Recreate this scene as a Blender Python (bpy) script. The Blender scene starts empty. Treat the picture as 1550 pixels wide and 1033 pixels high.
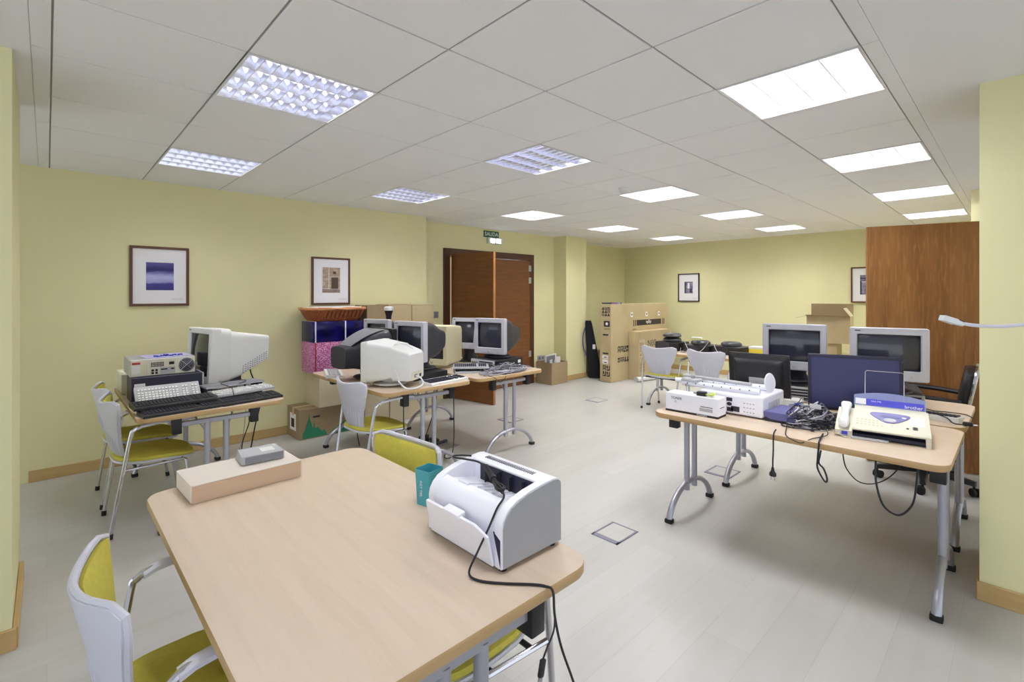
import bpy, bmesh, math, random
from mathutils import Matrix, Vector
R = math.radians
PI = math.pi
rnd = random.Random(7)
C = bpy.context.scene.collection

# ------------------------------------------------------------------ materials
def lin(c):
    c = c / 255.0
    return c / 12.92 if c <= 0.04045 else ((c + 0.055) / 1.055) ** 2.4
def rgba(c): return (lin(c[0]), lin(c[1]), lin(c[2]), 1)
class NT:
    def __init__(s, name):
        s.m = bpy.data.materials.new(name); s.m.use_nodes = True
        s.t = s.m.node_tree; s.b = s.t.nodes['Principled BSDF']
    def n(s, kind, **kw):
        nd = s.t.nodes.new(kind)
        for k, v in kw.items():
            if k.startswith('i_'): nd.inputs[k[2:].replace('_', ' ')].default_value = v
            else: setattr(nd, k, v)
        return nd
    def l(s, a, b): s.t.links.new(a, b)
    def coords(s, scale=(1, 1, 1), rot=(0, 0, 0)):
        tc = s.n('ShaderNodeTexCoord'); mp = s.n('ShaderNodeMapping')
        mp.inputs['Scale'].default_value = scale; mp.inputs['Rotation'].default_value = rot
        s.l(tc.outputs['Object'], mp.inputs['Vector']); return mp.outputs['Vector']
    def bump(s, h, st=.1, dist=.01):
        b = s.n('ShaderNodeBump'); b.inputs['Strength'].default_value = st; b.inputs['Distance'].default_value = dist
        s.l(h, b.inputs['Height']); s.l(b.outputs['Normal'], s.b.inputs['Normal'])
    def mix(s, fac, a, b):
        m = s.n('ShaderNodeMix', data_type='RGBA'); m.inputs[6].default_value = a if isinstance(a, tuple) else (0, 0, 0, 1)
        m.inputs[7].default_value = b if isinstance(b, tuple) else (0, 0, 0, 1)
        s.l(fac, m.inputs[0])
        if not isinstance(a, tuple): s.l(a, m.inputs[6])
        if not isinstance(b, tuple): s.l(b, m.inputs[7])
        return m.outputs[2]
    def ramp(s, fac, p0, p1):
        r = s.n('ShaderNodeMapRange'); r.inputs[1].default_value = p0; r.inputs[2].default_value = p1
        s.l(fac, r.inputs[0]); return r.outputs[0]
def mat(name, c, rough=.5, metal=0, c2=None, scale=(20, 20, 20), bump=0, bscale=200, emit=0, coat=0):
    k = NT(name); k.b.inputs['Base Color'].default_value = rgba(c)
    k.b.inputs['Roughness'].default_value = rough; k.b.inputs['Metallic'].default_value = metal
    if coat: k.b.inputs['Coat Weight'].default_value = coat
    if c2:
        nz = k.n('ShaderNodeTexNoise'); nz.inputs['Scale'].default_value = 1; nz.inputs['Detail'].default_value = 5
        k.l(k.coords(scale), nz.inputs['Vector'])
        k.l(k.mix(k.ramp(nz.outputs['Fac'], .35, .65), rgba(c), rgba(c2)), k.b.inputs['Base Color'])
    if bump:
        nb = k.n('ShaderNodeTexNoise'); nb.inputs['Scale'].default_value = bscale; nb.inputs['Detail'].default_value = 3
        k.l(k.coords(), nb.inputs['Vector']); k.bump(nb.outputs['Fac'], bump, .004)
    if emit:
        k.b.inputs['Emission Color'].default_value = rgba(c); k.b.inputs['Emission Strength'].default_value = emit
    return k.m
def wood(name, c1, c2, grain, rough=.35, c3=None):
    """grain = mapping scale, small along the grain"""
    k = NT(name); k.b.inputs['Roughness'].default_value = rough
    n1 = k.n('ShaderNodeTexNoise'); n1.inputs['Scale'].default_value = 1; n1.inputs['Detail'].default_value = 6; n1.inputs['Distortion'].default_value = .6
    k.l(k.coords(grain), n1.inputs['Vector'])
    n2 = k.n('ShaderNodeTexNoise'); n2.inputs['Scale'].default_value = 1; n2.inputs['Detail'].default_value = 3
    k.l(k.coords(tuple(g * 6 for g in grain)), n2.inputs['Vector'])
    a = k.mix(k.ramp(n1.outputs['Fac'], .3, .7), rgba(c1), rgba(c2))
    b = k.mix(k.ramp(n2.outputs['Fac'], .5, .8), a, rgba(c3 or c2))
    k.l(b, k.b.inputs['Base Color']); return k.m
M = {}
M['wall'] = mat('wall_paint', (224, 219, 172), .75, c2=(221, 216, 169), scale=(1.5, 1.5, 1.5), bump=.05, bscale=260)
def tile_mat():
    k = NT('ceiling_tile'); k.b.inputs['Roughness'].default_value = .9
    n = k.n('ShaderNodeTexNoise'); n.inputs['Scale'].default_value = 160; n.inputs['Detail'].default_value = 2
    k.l(k.coords(), n.inputs['Vector'])
    k.l(k.mix(k.ramp(n.outputs['Fac'], .66, .74), rgba((238, 237, 238)), rgba((208, 207, 206))), k.b.inputs['Base Color'])
    return k.m
M['tile'] = tile_mat()
M['tbar'] = mat('ceiling_bar', (165, 163, 160), .6)
M['plaster'] = mat('plaster', (232, 231, 231), .85)
def floor_mat():
    k = NT('laminate'); k.b.inputs['Roughness'].default_value = .33
    v = k.coords()
    br = k.n('ShaderNodeTexBrick'); br.offset = .37; br.inputs['Scale'].default_value = 1
    br.inputs['Brick Width'].default_value = 1.28; br.inputs['Row Height'].default_value = .192
    br.inputs['Mortar Size'].default_value = .0009; br.inputs['Mortar Smooth'].default_value = .2
    br.inputs['Color1'].default_value = rgba((186, 184, 181)); br.inputs['Color2'].default_value = rgba((192, 190, 187)); br.inputs['Mortar'].default_value = rgba((172, 170, 166))
    br.inputs['Bias'].default_value = 0
    k.l(v, br.inputs['Vector'])
    n = k.n('ShaderNodeTexNoise'); n.inputs['Scale'].default_value = 1; n.inputs['Detail'].default_value = 5; n.inputs['Distortion'].default_value = .5
    k.l(k.coords((1.2, 16, 1)), n.inputs['Vector'])
    n2 = k.n('ShaderNodeTexNoise'); n2.inputs['Scale'].default_value = 1; n2.inputs['Detail'].default_value = 3
    k.l(k.coords((4, 70, 1)), n2.inputs['Vector'])
    mm = k.n('ShaderNodeMix', data_type='RGBA', blend_type='MULTIPLY'); k.l(k.ramp(n.outputs['Fac'], .35, .7), mm.inputs[0])
    k.l(br.outputs['Color'], mm.inputs[6]); mm.inputs[7].default_value = (.955, .95, .935, 1)
    m2 = k.n('ShaderNodeMix', data_type='RGBA', blend_type='MULTIPLY'); k.l(k.ramp(n2.outputs['Fac'], .6, .8), m2.inputs[0])
    k.l(mm.outputs[2], m2.inputs[6]); m2.inputs[7].default_value = (.965, .96, .95, 1)
    k.l(m2.outputs[2], k.b.inputs['Base Color']); return k.m
M['floor'] = floor_mat()
M['oak'] = wood('oak_trim', (194, 164, 110), (182, 152, 98), (2, 2, 30), .45)
M['beech'] = wood('beech_top', (214, 194, 173), (207, 187, 165), (30, 1.5, 30), .38, (214, 194, 172))
M['beech_edge'] = wood('beech_edge', (192, 160, 114), (180, 148, 102), (3, 3, 60), .4)
M['door_wood'] = wood('door_wood', (124, 74, 36), (104, 60, 28), (3, 3, 26), .35, (92, 50, 22))
M['door_frame'] = wood('door_frame_wood', (84, 45, 24), (70, 37, 20), (20, 20, 3), .4)
M['panel_wood'] = wood('panel_wood', (142, 96, 50), (120, 76, 37), (9, 9, .9), .3, (156, 110, 62))
M['edge_wood'] = wood('door_edge_wood', (172, 120, 66), (150, 100, 52), (20, 20, 2), .4)
M['frame_wood'] = mat('picture_frame_wood', (92, 52, 30), .4)
M['frame_black'] = mat('picture_frame_black', (36, 30, 30), .4)
M['matboard'] = mat('mat_board', (232, 230, 234), .8)
M['chrome'] = mat('chrome', (205, 205, 212), .18, 1)
M['silver'] = mat('silver_paint', (172, 172, 182), .35, .55)
M['alu'] = mat('aluminium', (180, 180, 186), .3, .8)
M['black'] = mat('black_plastic', (26, 25, 30), .42)
M['matte_black'] = mat('black_fabric', (24, 23, 28), .9, bump=.2, bscale=400)
M['rubber'] = mat('rubber', (28, 28, 30), .75)
M['charcoal'] = mat('charcoal_plastic', (48, 48, 58), .5)
M['grey'] = mat('grey_plastic', (128, 128, 136), .5)
M['lgrey'] = mat('light_grey_plastic', (178, 178, 182), .5)
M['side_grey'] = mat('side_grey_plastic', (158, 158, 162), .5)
M['white'] = mat('white_plastic', (240, 240, 250), .38)
M['offwhite'] = mat('off_white_plastic', (222, 222, 220), .45)
M['shell'] = mat('chair_shell', (204, 204, 216), .42)
M['beige'] = mat('beige_plastic', (216, 212, 194), .5)
M['yellowed'] = mat('yellowed_plastic', (214, 208, 172), .5)
M['crtsilver'] = mat('silver_plastic', (190, 190, 200), .4, .1)
M['fabric'] = mat('lime_fabric', (204, 194, 84), .95, c2=(196, 186, 76), scale=(60, 60, 60), bump=.25, bscale=700)
M['card'] = mat('cardboard', (188, 170, 134), .85, c2=(180, 162, 126), scale=(4, 4, 4))
M['card_light'] = mat('pale_cardboard', (206, 194, 164), .85, c2=(198, 186, 156), scale=(4, 4, 4))
M['card_dark'] = mat('grey_cardboard', (158, 138, 106), .85, c2=(150, 130, 98), scale=(4, 4, 4))
M['kraft'] = mat('kraft_board', (205, 176, 150), .8)
M['kraft_lit'] = mat('kraft_board_lit', (222, 212, 200), .7)  # paler kraft: light falling on the box top is put into the colour
M['tape'] = mat('packing_tape', (196, 172, 128), .3)
M['ink'] = mat('printing_ink', (52, 42, 38), .8)
M['white_ink'] = mat('white_ink', (236, 234, 236), .7)
M['green_ink'] = mat('green_ink', (40, 128, 92), .8)
M['blue_ink'] = mat('blue_ink', (64, 70, 190), .6)
M['paper'] = mat('paper', (236, 234, 238), .8)
M['screen'] = mat('dark_glass', (52, 54, 68), .12, coat=.4)
M['lcd'] = mat('lcd_glass', (46, 46, 92), .35)
M['teal'] = mat('teal_plastic', (76, 170, 184), .35)
M['navy'] = mat('navy_plastic', (32, 30, 56), .45)
M['bluebox'] = mat('slate_blue_board', (98, 98, 150), .6)
M['foil'] = mat('blue_foil', (28, 20, 116), .16, .3, c2=(14, 10, 60), scale=(9, 9, 9))
M['ribbon_red'] = mat('red_ribbon', (150, 50, 40), .4)
M['ribbon_white'] = mat('white_ribbon', (220, 218, 230), .4)
M['pink'] = None
M['wicker'] = mat('wicker', (168, 92, 48), .6, c2=(120, 58, 26), scale=(90, 90, 60), bump=.6, bscale=120)
M['pins'] = mat('dark_slot', (18, 17, 24), .6)
M['purple'] = mat('magenta_print', (150, 50, 160), .5)
M['cyan'] = mat('cyan_print', (90, 190, 220), .5)
M['yellow'] = mat('yellow_card', (226, 206, 60), .5)
M['lime'] = mat('lime_plastic', (196, 206, 90), .6)
M['leather'] = mat('black_leather', (24, 22, 28), .35)
M['green_sign'] = mat('green_sign', (18, 92, 62), .4)
M['cable_black'] = mat('black_cable', (30, 27, 34), .5)
M['cable_grey'] = mat('grey_cable', (142, 140, 154), .5)
M['cable_white'] = mat('white_cable', (214, 212, 220), .5)
M['lamp_lit'] = mat('lit_lens', (255, 255, 255), .4, emit=6)
M['tube_lit'] = mat('lit_tube', (255, 253, 250), .4, emit=14)
M['louver'] = mat('louver_metal', (240, 240, 246), .26, .78)
M['louver_mirror'] = mat('mirror_louver_metal', (222, 222, 236), .2, 1)
M['panel_grey'] = mat('galvanised', (176, 176, 178), .45, .3)
def checker(name, c1, c2, s):
    k = NT(name); k.b.inputs['Roughness'].default_value = .5
    ch = k.n('ShaderNodeTexVoronoi'); ch.inputs['Scale'].default_value = s
    k.l(k.coords(), ch.inputs['Vector'])
    k.l(k.mix(k.ramp(ch.outputs['Distance'], .3, .42), rgba(c1), rgba(c2)), k.b.inputs['Base Color']); return k.m
M['pink'] = checker('pink_wrapping', (238, 214, 228), (182, 84, 146), 95)
def clear_mat():
    k = NT('clear_plastic'); k.b.inputs['Base Color'].default_value = rgba((190, 200, 245)); k.b.inputs['Roughness'].default_value = .1
    k.b.inputs['Alpha'].default_value = .38; return k.m
M['clear'] = clear_mat()
def sea_art():
    k = NT('seascape_print'); k.b.inputs['Roughness'].default_value = .6
    tc = k.n('ShaderNodeTexCoord'); sp = k.n('ShaderNodeSeparateXYZ'); k.l(tc.outputs['Object'], sp.inputs[0])
    nz = k.n('ShaderNodeTexNoise'); nz.inputs['Scale'].default_value = 1; k.l(k.coords((9, 9, 34)), nz.inputs['Vector'])
    ad = k.n('ShaderNodeMath', operation='MULTIPLY_ADD'); k.l(nz.outputs['Fac'], ad.inputs[0]); ad.inputs[1].default_value = .05; k.l(sp.outputs['Z'], ad.inputs[2])
    f = k.ramp(ad.outputs[0], -.10, .14)
    cr = k.n('ShaderNodeValToRGB'); e = cr.color_ramp.elements
    cols = [(0, (52, 48, 120)), (.22, (62, 60, 140)), (.30, (150, 150, 205)), (.5, (176, 180, 220)), (.62, (130, 130, 196)), (.72, (52, 50, 120)), (.8, (40, 38, 104)), (1, (84, 80, 150))]
    e[0].position = 0; e[0].color = rgba(cols[0][1]); e[1].position = 1; e[1].color = rgba(cols[-1][1])
    for p, c in cols[1:-1]:
        q = e.new(p); q.color = rgba(c)
    k.l(f, cr.inputs[0]); k.l(cr.outputs[0], k.b.inputs['Base Color']); return k.m
M['sea'] = sea_art()
M['sepia'] = mat('sepia_print', (190, 170, 150), .7, c2=(150, 128, 110), scale=(14, 14, 40))
M['sepia_dark'] = mat('sepia_dark', (84, 68, 58), .7)
M['greyprint'] = mat('grey_print', (150, 148, 172), .7, c2=(96, 92, 120), scale=(20, 20, 20))
M['greydark'] = mat('grey_print_dark', (58, 54, 76), .7)

# ------------------------------------------------------------------ mesh builder
class MB:
    def __init__(s): s.bm = bmesh.new(); s.X = Matrix.Identity(4); s.mi = 0
    def v(s, p): return s.bm.verts.new(s.X @ Vector(p))
    def f(s, vs):
        try:
            f = s.bm.faces.new(vs); f.material_index = s.mi; f.smooth = True; return f
        except ValueError: return None
    def add(s, verts, faces):
        vs = [s.v(p) for p in verts]
        for q in faces: s.f([vs[i] for i in q])
        return s
    def box(s, x0, x1, y0, y1, z0, z1, bev=0, seg=2):
        if bev <= 0:
            return s.add([(x0, y0, z0), (x1, y0, z0), (x1, y1, z0), (x0, y1, z0), (x0, y0, z1), (x1, y0, z1), (x1, y1, z1), (x0, y1, z1)],
                         [(0, 3, 2, 1), (4, 5, 6, 7), (0, 1, 5, 4), (1, 2, 6, 5), (2, 3, 7, 6), (3, 0, 4, 7)])
        t = bmesh.new(); bmesh.ops.create_cube(t, size=1)
        for q in t.verts: q.co = Vector(((x0 + x1) / 2 + q.co.x * (x1 - x0), (y0 + y1) / 2 + q.co.y * (y1 - y0), (z0 + z1) / 2 + q.co.z * (z1 - z0)))
        bev = min(bev, .49 * min(abs(x1 - x0), abs(y1 - y0), abs(z1 - z0)))
        bmesh.ops.bevel(t, geom=t.edges[:], offset=bev, segments=seg, affect='EDGES', profile=.5)
        return s.take(t)
    def take(s, t):
        mp = {q: s.v(q.co) for q in t.verts}
        for f in t.faces: s.f([mp[q] for q in f.verts])
        t.free(); return s
    def cbox(s, c, d, bev=0, seg=2):
        return s.box(c[0] - d[0] / 2, c[0] + d[0] / 2, c[1] - d[1] / 2, c[1] + d[1] / 2, c[2] - d[2] / 2, c[2] + d[2] / 2, bev, seg)
    def loft(s, rings, cap0=True, cap1=True, closed=True):
        vr = [[s.v(p) for p in r] for r in rings]; n = len(rings[0])
        for a, b in zip(vr, vr[1:]):
            for i in range(n if closed else n - 1):
                j = (i + 1) % n; s.f([a[i], a[j], b[j], b[i]])
        if cap0: s.f(list(reversed(vr[0])))
        if cap1: s.f(vr[-1])
        return s
    def tube(s, pts, r, n=8, closed=False):
        P = [Vector(p) for p in pts]; rr = r if isinstance(r, (list, tuple)) else [r] * len(P)
        rings = []; up = None
        for i, p in enumerate(P):
            if closed: t = P[(i + 1) % len(P)] - P[i - 1]
            else: t = P[min(i + 1, len(P) - 1)] - P[max(i - 1, 0)]
            if t.length < 1e-9: t = Vector((0, 0, 1))
            t.normalize()
            if up is None: up = t.orthogonal().normalized()
            up = (up - t * up.dot(t))
            if up.length < 1e-6: up = t.orthogonal()
            up.normalize(); b = t.cross(up)
            rings.append([p + (up * math.cos(2 * PI * k / n) + b * math.sin(2 * PI * k / n)) * rr[i] for k in range(n)])
        if closed: rings.append(rings[0])
        return s.loft(rings, not closed, not closed)
    def cyl(s, a, b, r, n=16, r2=None): return s.tube([a, b], [r, r if r2 is None else r2], n)
    def lathe(s, prof, n=24, sx=1, sy=1, c=(0, 0, 0), cap0=True, cap1=True):
        return s.loft([[(c[0] + r * sx * math.cos(2 * PI * k / n), c[1] + r * sy * math.sin(2 * PI * k / n), c[2] + z) for k in range(n)] for r, z in prof], cap0, cap1)
    def prism(s, pts, z0, z1, bev=0):
        n = len(pts)
        if bev > 0:
            cx = sum(p[0] for p in pts) / n; cy = sum(p[1] for p in pts) / n
            def ins(p):
                d = Vector((p[0] - cx, p[1] - cy)); L = d.length; d = d * ((L - bev) / L); return (cx + d.x, cy + d.y)
            q = [ins(p) for p in pts]
            return s.loft([[(x, y, z0) for x, y in q], [(x, y, z0 + bev) for x, y in pts], [(x, y, z1 - bev) for x, y in pts], [(x, y, z1) for x, y in q]])
        return s.loft([[(x, y, z0) for x, y in pts], [(x, y, z1) for x, y in pts]])
    def yprism(s, prof, y0, y1):
        """profile in XZ extruded along Y"""
        return s.loft([[(x, y0, z) for x, z in prof], [(x, y1, z) for x, z in prof]])
    def sheet(s, fn, nu, nv, th):
        """surface fn(u,v)->Vector with thickness th"""
        g = [[Vector(fn(i / nu, j / nv)) for i in range(nu + 1)] for j in range(nv + 1)]
        def nrm(i, j):
            a = g[j][min(i + 1, nu)] - g[j][max(i - 1, 0)]; b = g[min(j + 1, nv)][i] - g[max(j - 1, 0)][i]
            c = a.cross(b); return c.normalized() if c.length > 1e-9 else Vector((1, 0, 0))
        h = [[g[j][i] + nrm(i, j) * th for i in range(nu + 1)] for j in range(nv + 1)]
        A = [[s.v(p) for p in row] for row in g]; B = [[s.v(p) for p in row] for row in h]
        for j in range(nv):
            for i in range(nu):
                s.f([A[j][i], A[j + 1][i], A[j + 1][i + 1], A[j][i + 1]]); s.f([B[j][i], B[j][i + 1], B[j + 1][i + 1], B[j + 1][i]])
        for i in range(nu):
            s.f([A[0][i], A[0][i + 1], B[0][i + 1], B[0][i]]); s.f([A[nv][i + 1], A[nv][i], B[nv][i], B[nv][i + 1]])
        for j in range(nv):
            s.f([A[j + 1][0], A[j][0], B[j][0], B[j + 1][0]]); s.f([A[j][nu], A[j + 1][nu], B[j + 1][nu], B[j][nu]])
        return s
    def text(s, txt, size, depth=.001):
        """text in the local XZ plane facing -Y, centred on the origin of s.X"""
        cu = bpy.data.curves.new('lettering', 'FONT'); cu.body = txt; cu.size = size; cu.extrude = depth; cu.align_x = 'CENTER'; cu.align_y = 'CENTER'
        cu.resolution_u = 3
        o = bpy.data.objects.new('lettering', cu); C.objects.link(o)
        dg = bpy.context.evaluated_depsgraph_get(); me = o.evaluated_get(dg).to_mesh()
        t = bmesh.new(); t.from_mesh(me); o.evaluated_get(dg).to_mesh_clear()
        bpy.data.objects.remove(o); bpy.data.curves.remove(cu)
        for q in t.verts: q.co = Vector((q.co.x, -q.co.z, q.co.y))
        return s.take(t)
    def build(s, name, mats, parent=None, loc=(0, 0, 0), rot=(0, 0, 0), sharp=35):
        me = bpy.data.meshes.new(name)
        bmesh.ops.recalc_face_normals(s.bm, faces=s.bm.faces[:])
        s.bm.to_mesh(me); s.bm.free()
        for m in (mats if isinstance(mats, (list, tuple)) else [mats]): me.materials.append(M[m] if isinstance(m, str) else m)
        me.set_sharp_from_angle(angle=R(sharp))
        o = bpy.data.objects.new(name, me); C.objects.link(o)
        o.location = loc; o.rotation_euler = rot
        if parent is not None: o.parent = parent
        return o
def T(x=0, y=0, z=0, rx=0, ry=0, rz=0):
    return Matrix.Translation((x, y, z)) @ Matrix.Rotation(rz, 4, 'Z') @ Matrix.Rotation(ry, 4, 'Y') @ Matrix.Rotation(rx, 4, 'X')
def thing(name, label, cat, loc=(0, 0, 0), rz=0, group=None, rot=None):
    o = bpy.data.objects.new(name, None); C.objects.link(o); o.empty_display_size = .1
    o.location = loc; o.rotation_euler = rot or (0, 0, rz); return tag(o, label, cat, group)
def tag(o, label, cat, group=None, kind=None):
    o['label'] = label; o['category'] = cat
    if group: o['group'] = group
    if kind: o['kind'] = kind
    return o
def struct(o, label=None, cat=None):
    o['kind'] = 'structure'
    if label: o['label'] = label
    if cat: o['category'] = cat
    return o
def dup(root, label, loc, rz, group=None):
    r = root.copy(); C.objects.link(r); r.location = loc; r.rotation_euler = (0, 0, rz); r['label'] = label
    if group: r['group'] = group
    for ch in list(root.children):
        c = ch.copy(); C.objects.link(c); c.parent = r
        for g in list(ch.children):
            d = g.copy(); C.objects.link(d); d.parent = c
    return r
def rrect(w, h, r, n=6, cx=0, cy=0):
    out = []
    for sx, sy, a0 in ((1, 1, 0), (-1, 1, 90), (-1, -1, 180), (1, -1, 270)):
        for k in range(n + 1):
            a = R(a0 + 90 * k / n); out.append((cx + sx * (w / 2 - r) + r * math.cos(a), cy + sy * (h / 2 - r) + r * math.sin(a)))
    return out
def spline(pts, n=8, closed=False):
    P = [Vector(p) for p in pts]; out = []; m = len(P)
    for i in range(m if closed else m - 1):
        if closed: a, b, c, d = P[i - 1], P[i], P[(i + 1) % m], P[(i + 2) % m]
        else: a, b, c, d = P[max(i - 1, 0)], P[i], P[i + 1], P[min(i + 2, m - 1)]
        for k in range(n):
            t = k / n; out.append(.5 * ((2 * b) + (c - a) * t + (2 * a - 5 * b + 4 * c - d) * t * t + (3 * b - a - 3 * c + d) * t ** 3))
    if not closed: out.append(P[-1])
    return out
def cable(name, label, pts, r=.003, m='cable_black', cat='cable', n=8):
    o = MB().tube(spline(pts, n), r, 6).build(name, m); return tag(o, label, cat)

# ------------------------------------------------------------------ room shell
H = 2.50
def wallbox(name, x0, x1, y0, y1, z0=0, z1=H, m='wall'): return struct(MB().box(x0, x1, y0, y1, z0, z1).build(name, m))
struct(MB().box(-4, 9.3, -4, 6.2, -.1, 0).build('floor', 'floor'))
wallbox('wall_left', -1.2, 3.60, 5.393, 5.95)
wallbox('wall_left_pillar', -1.6, -.105, 2.9, 3.72)
wallbox('wall_door_side', 3.60, 4.08, 5.69, 5.95); 
wallbox('wall_door_above', 4.08, 5.92, 5.69, 5.95, 2.15, H)
wallbox('wall_door_right', 5.92, 6.46, 5.69, 5.95)
wallbox('wall_pillar', 6.46, 7.02, 5.41, 6.15)
wallbox('wall_alcove', 7.02, 9.10, 5.975, 6.2)
wallbox('wall_back', 9.10, 9.3, -1, 6.2)
wallbox('wall_right_pillar', 3.27, 3.9, -1.2, .14)
wallbox('wall_right_column', 6.5, 7.1, -1, .337)
wallbox('wall_right', 7.1, 9.1, -1, .1)
wallbox('wall_corridor', 4.08, 5.92, 6.5, 6.6, 0, H)
def base(name, x0, x1, y0, y1): struct(MB().box(x0, x1, y0, y1, 0, .09, .003, 1).build(name, 'oak'))
base('baseboard_left', -.105, 3.60, 5.380, 5.392)
base('baseboard_left_pillar', -1.2, -.092, 2.886, 2.899)
base('baseboard_left_return', -.104, -.086, 2.9, 3.6)
base('baseboard_door', 5.93, 6.46, 5.677, 5.689)
base('baseboard_pillar', 6.45, 7.02, 5.397, 5.409)
base('baseboard_alcove', 7.02, 9.1, 5.962, 5.974)
base('baseboard_back', 9.087, 9.099, .1, 5.97)
base('baseboard_right', 3.255, 3.269, -1.2, .15)
base('baseboard_right_return', 3.27, 3.9, .141, .153)

# ceiling: plaster border, perimeter trim, suspended tiles with openings for the fixtures
GX, GY, TS = 1.213, 1.654, .6
LIT = [(-1, 1), (-1, 4), (2, 1), (2, 4), (5, 1), (5, 4), (8, 1), (8, 4), (11, 1), (11, 4), (2, -2), (5, -2), (8, -2), (11, -2), (-1, -2)]
mb = MB(); g = .005
X0, Y0 = GX - 2 * TS, GY - 2 * TS
for i in range(-2, 14):
    for j in range(-2, 8):
        if (i, j) in LIT: continue
        x0, y0 = GX + i * TS, GY + j * TS
        x1, y1 = min(x0 + TS, 9.1), min(y0 + TS, 5.975)
        if x1 - x0 < .03 or y1 - y0 < .03: continue
        mb.mi = 0; mb.box(x0 + g, x1 - g, y0 + g, y1 - g, H, H + .02, .0015, 1)
        mb.mi = 1; mb.box(x0, x1, y0, y1, H + .006, H + .03)
mb.mi = 2
for a in ((-4, X0 - .062, -4, 6.2), (X0 - .062, 9.3, -4, Y0 - .062)): mb.box(a[0], a[1], a[2], a[3], H, H + .03)
mb.mi = 1
mb.box(X0 - .062, X0, Y0 - .062, 6.2, H + .006, H + .03); mb.box(X0, 9.3, Y0 - .062, Y0, H + .006, H + .03)
mb.mi = 2
for k in range(6): mb.box(X0 - .0605, X0 - .002, Y0 - .058 + k * 1.2, Y0 - .062 + (k + 1) * 1.2, H - .002, H + .02)
for k in range(8): mb.box(X0 + k * 1.2, X0 + (k + 1) * 1.2 - .004, Y0 - .0605, Y0 - .002, H - .002, H + .02)
mb.mi = 0; mb.box(-4, 9.3, -4, 6.2, H + .16, H + .18)
struct(mb.build('ceiling', ['tile', 'tbar', 'plaster']))

# ------------------------------------------------------------------ ceiling lights
LP = 24.0
def ceiling_light():
    t = thing('ceiling_light', '', 'ceiling light', group='recessed square ceiling lights')
    a = .292
    h = MB()
    h.box(-a, a, -a, a, .118, .125)
    for q in ((-a, -a + .004, -a, a), (a - .004, a, -a, a), (-a, a, -a, -a + .004), (-a, a, a - .004, a)): h.box(q[0], q[1], q[2], q[3], .002, .12)
    h.box(-.298, .298, -.298, -.288, -.003, .004); h.box(-.298, .298, .288, .298, -.003, .004); h.box(-.298, -.288, -.298, .298, -.003, .004); h.box(.288, .298, -.298, .298, -.003, .004)
    h.build('housing', 'offwhite', t)
    l = MB(); W = a - .006
    ys = [-W + 2 * W * k / 4 for k in range(5)]
    for k, y in enumerate(ys):
        top, bot = .020, .0025
        pr = []
        zs = [0, .014, .028, .042, .056]
        ws = [bot + (top - bot) * (q / 4) ** 1.6 for q in range(5)]
        if k > 0: L = [(y - w, z) for w, z in zip(ws, zs)]
        else: L = [(y, z) for z in zs]
        Rr = [(y + w, z) for w, z in zip(ws, zs)] if k < 4 else [(y, z) for z in zs]
        ring = L + Rr[::-1]
        l.loft([[(-W, p[0], p[1]) for p in ring], [(W, p[0], p[1]) for p in ring]])
    for k in range(4):
        ya, yb = ys[k] + .002, ys[k + 1] - .002
        for q in range(1, 9):
            x = -W + 2 * W * q / 9
            l.loft([[(x - .0015, ya, .004), (x + .0015, ya, .004), (x + .008, ya + .010, .030), (x - .008, ya + .010, .030)],
                    [(x - .0015, yb, .004), (x + .0015, yb, .004), (x + .008, yb - .010, .030), (x - .008, yb - .010, .030)]])
    for x in (-W, W): l.box(x - .0015, x + .0015, -W, W, .003, .056)
    l.build('louver', 'louver', t)
    for k in range(4):
        y = (ys[k] + ys[k + 1]) / 2
        MB().cyl((-W + .01, y, .075), (W - .01, y, .08), .013, 10).build('tube', 'tube_lit', t)
    return t
ordn = ['nearest', 'second', 'third', 'fourth', 'fifth', 'last']
row = {1: 'in the middle row', 4: 'in the left wall row', -2: 'beside the plaster border'}
proto = None
for i, j in LIT:
    k = (i + 1) // 3
    if j == -2: k -= 1
    lab = 'square louvred ceiling light, %s from the front %s' % (['first', 'second', 'third', 'fourth', 'fifth'][k], row[j])
    if (i, j) == (-1, -2): lab = 'added unseen square louvred ceiling light overhead, continuing the right row'  # out of view; continues the light grid, added to brighten the foreground
    p = (GX + (i + .5) * TS, GY + (j + .5) * TS, H)
    if proto is None:
        proto = ceiling_light(); proto.location = p; proto['label'] = lab
    else: o = dup(proto, lab, p, 0)
    for c_ in (proto if (i, j) == LIT[0] else o).children:
        if c_.name.startswith('louver'):
            c_.material_slots[0].link = 'OBJECT'; c_.material_slots[0].material = M['louver_mirror' if i == -1 or i == 2 and j > 0 else 'louver']
    ld = bpy.data.lights.new('fixture_lamp', 'AREA'); ld.shape = 'SQUARE'; ld.size = .55; ld.energy = LP * (.42 if (i, j) == (-1, -2) else .45 if i == -1 else .8 if j == 4 and i < 5 else 1.4 if i >= 8 else 1); ld.color = (.965, .985, 1)
    lo = bpy.data.objects.new('fixture_lamp', ld); C.objects.link(lo); lo.location = (p[0], p[1], H + .112)

# smoke detector
t = thing('smoke_detector', 'small round white smoke detector on the ceiling tiles', 'smoke detector', (3.99, 2.62, H))
MB().lathe([(.055, -.012), (.06, -.004), (.06, 0)], 20).build('mounting_ring', 'offwhite', t)
MB().lathe([(.022, -.046), (.042, -.043), (.05, -.03), (.05, -.012)], 20).build('sensor_head', 'offwhite', t)

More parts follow.
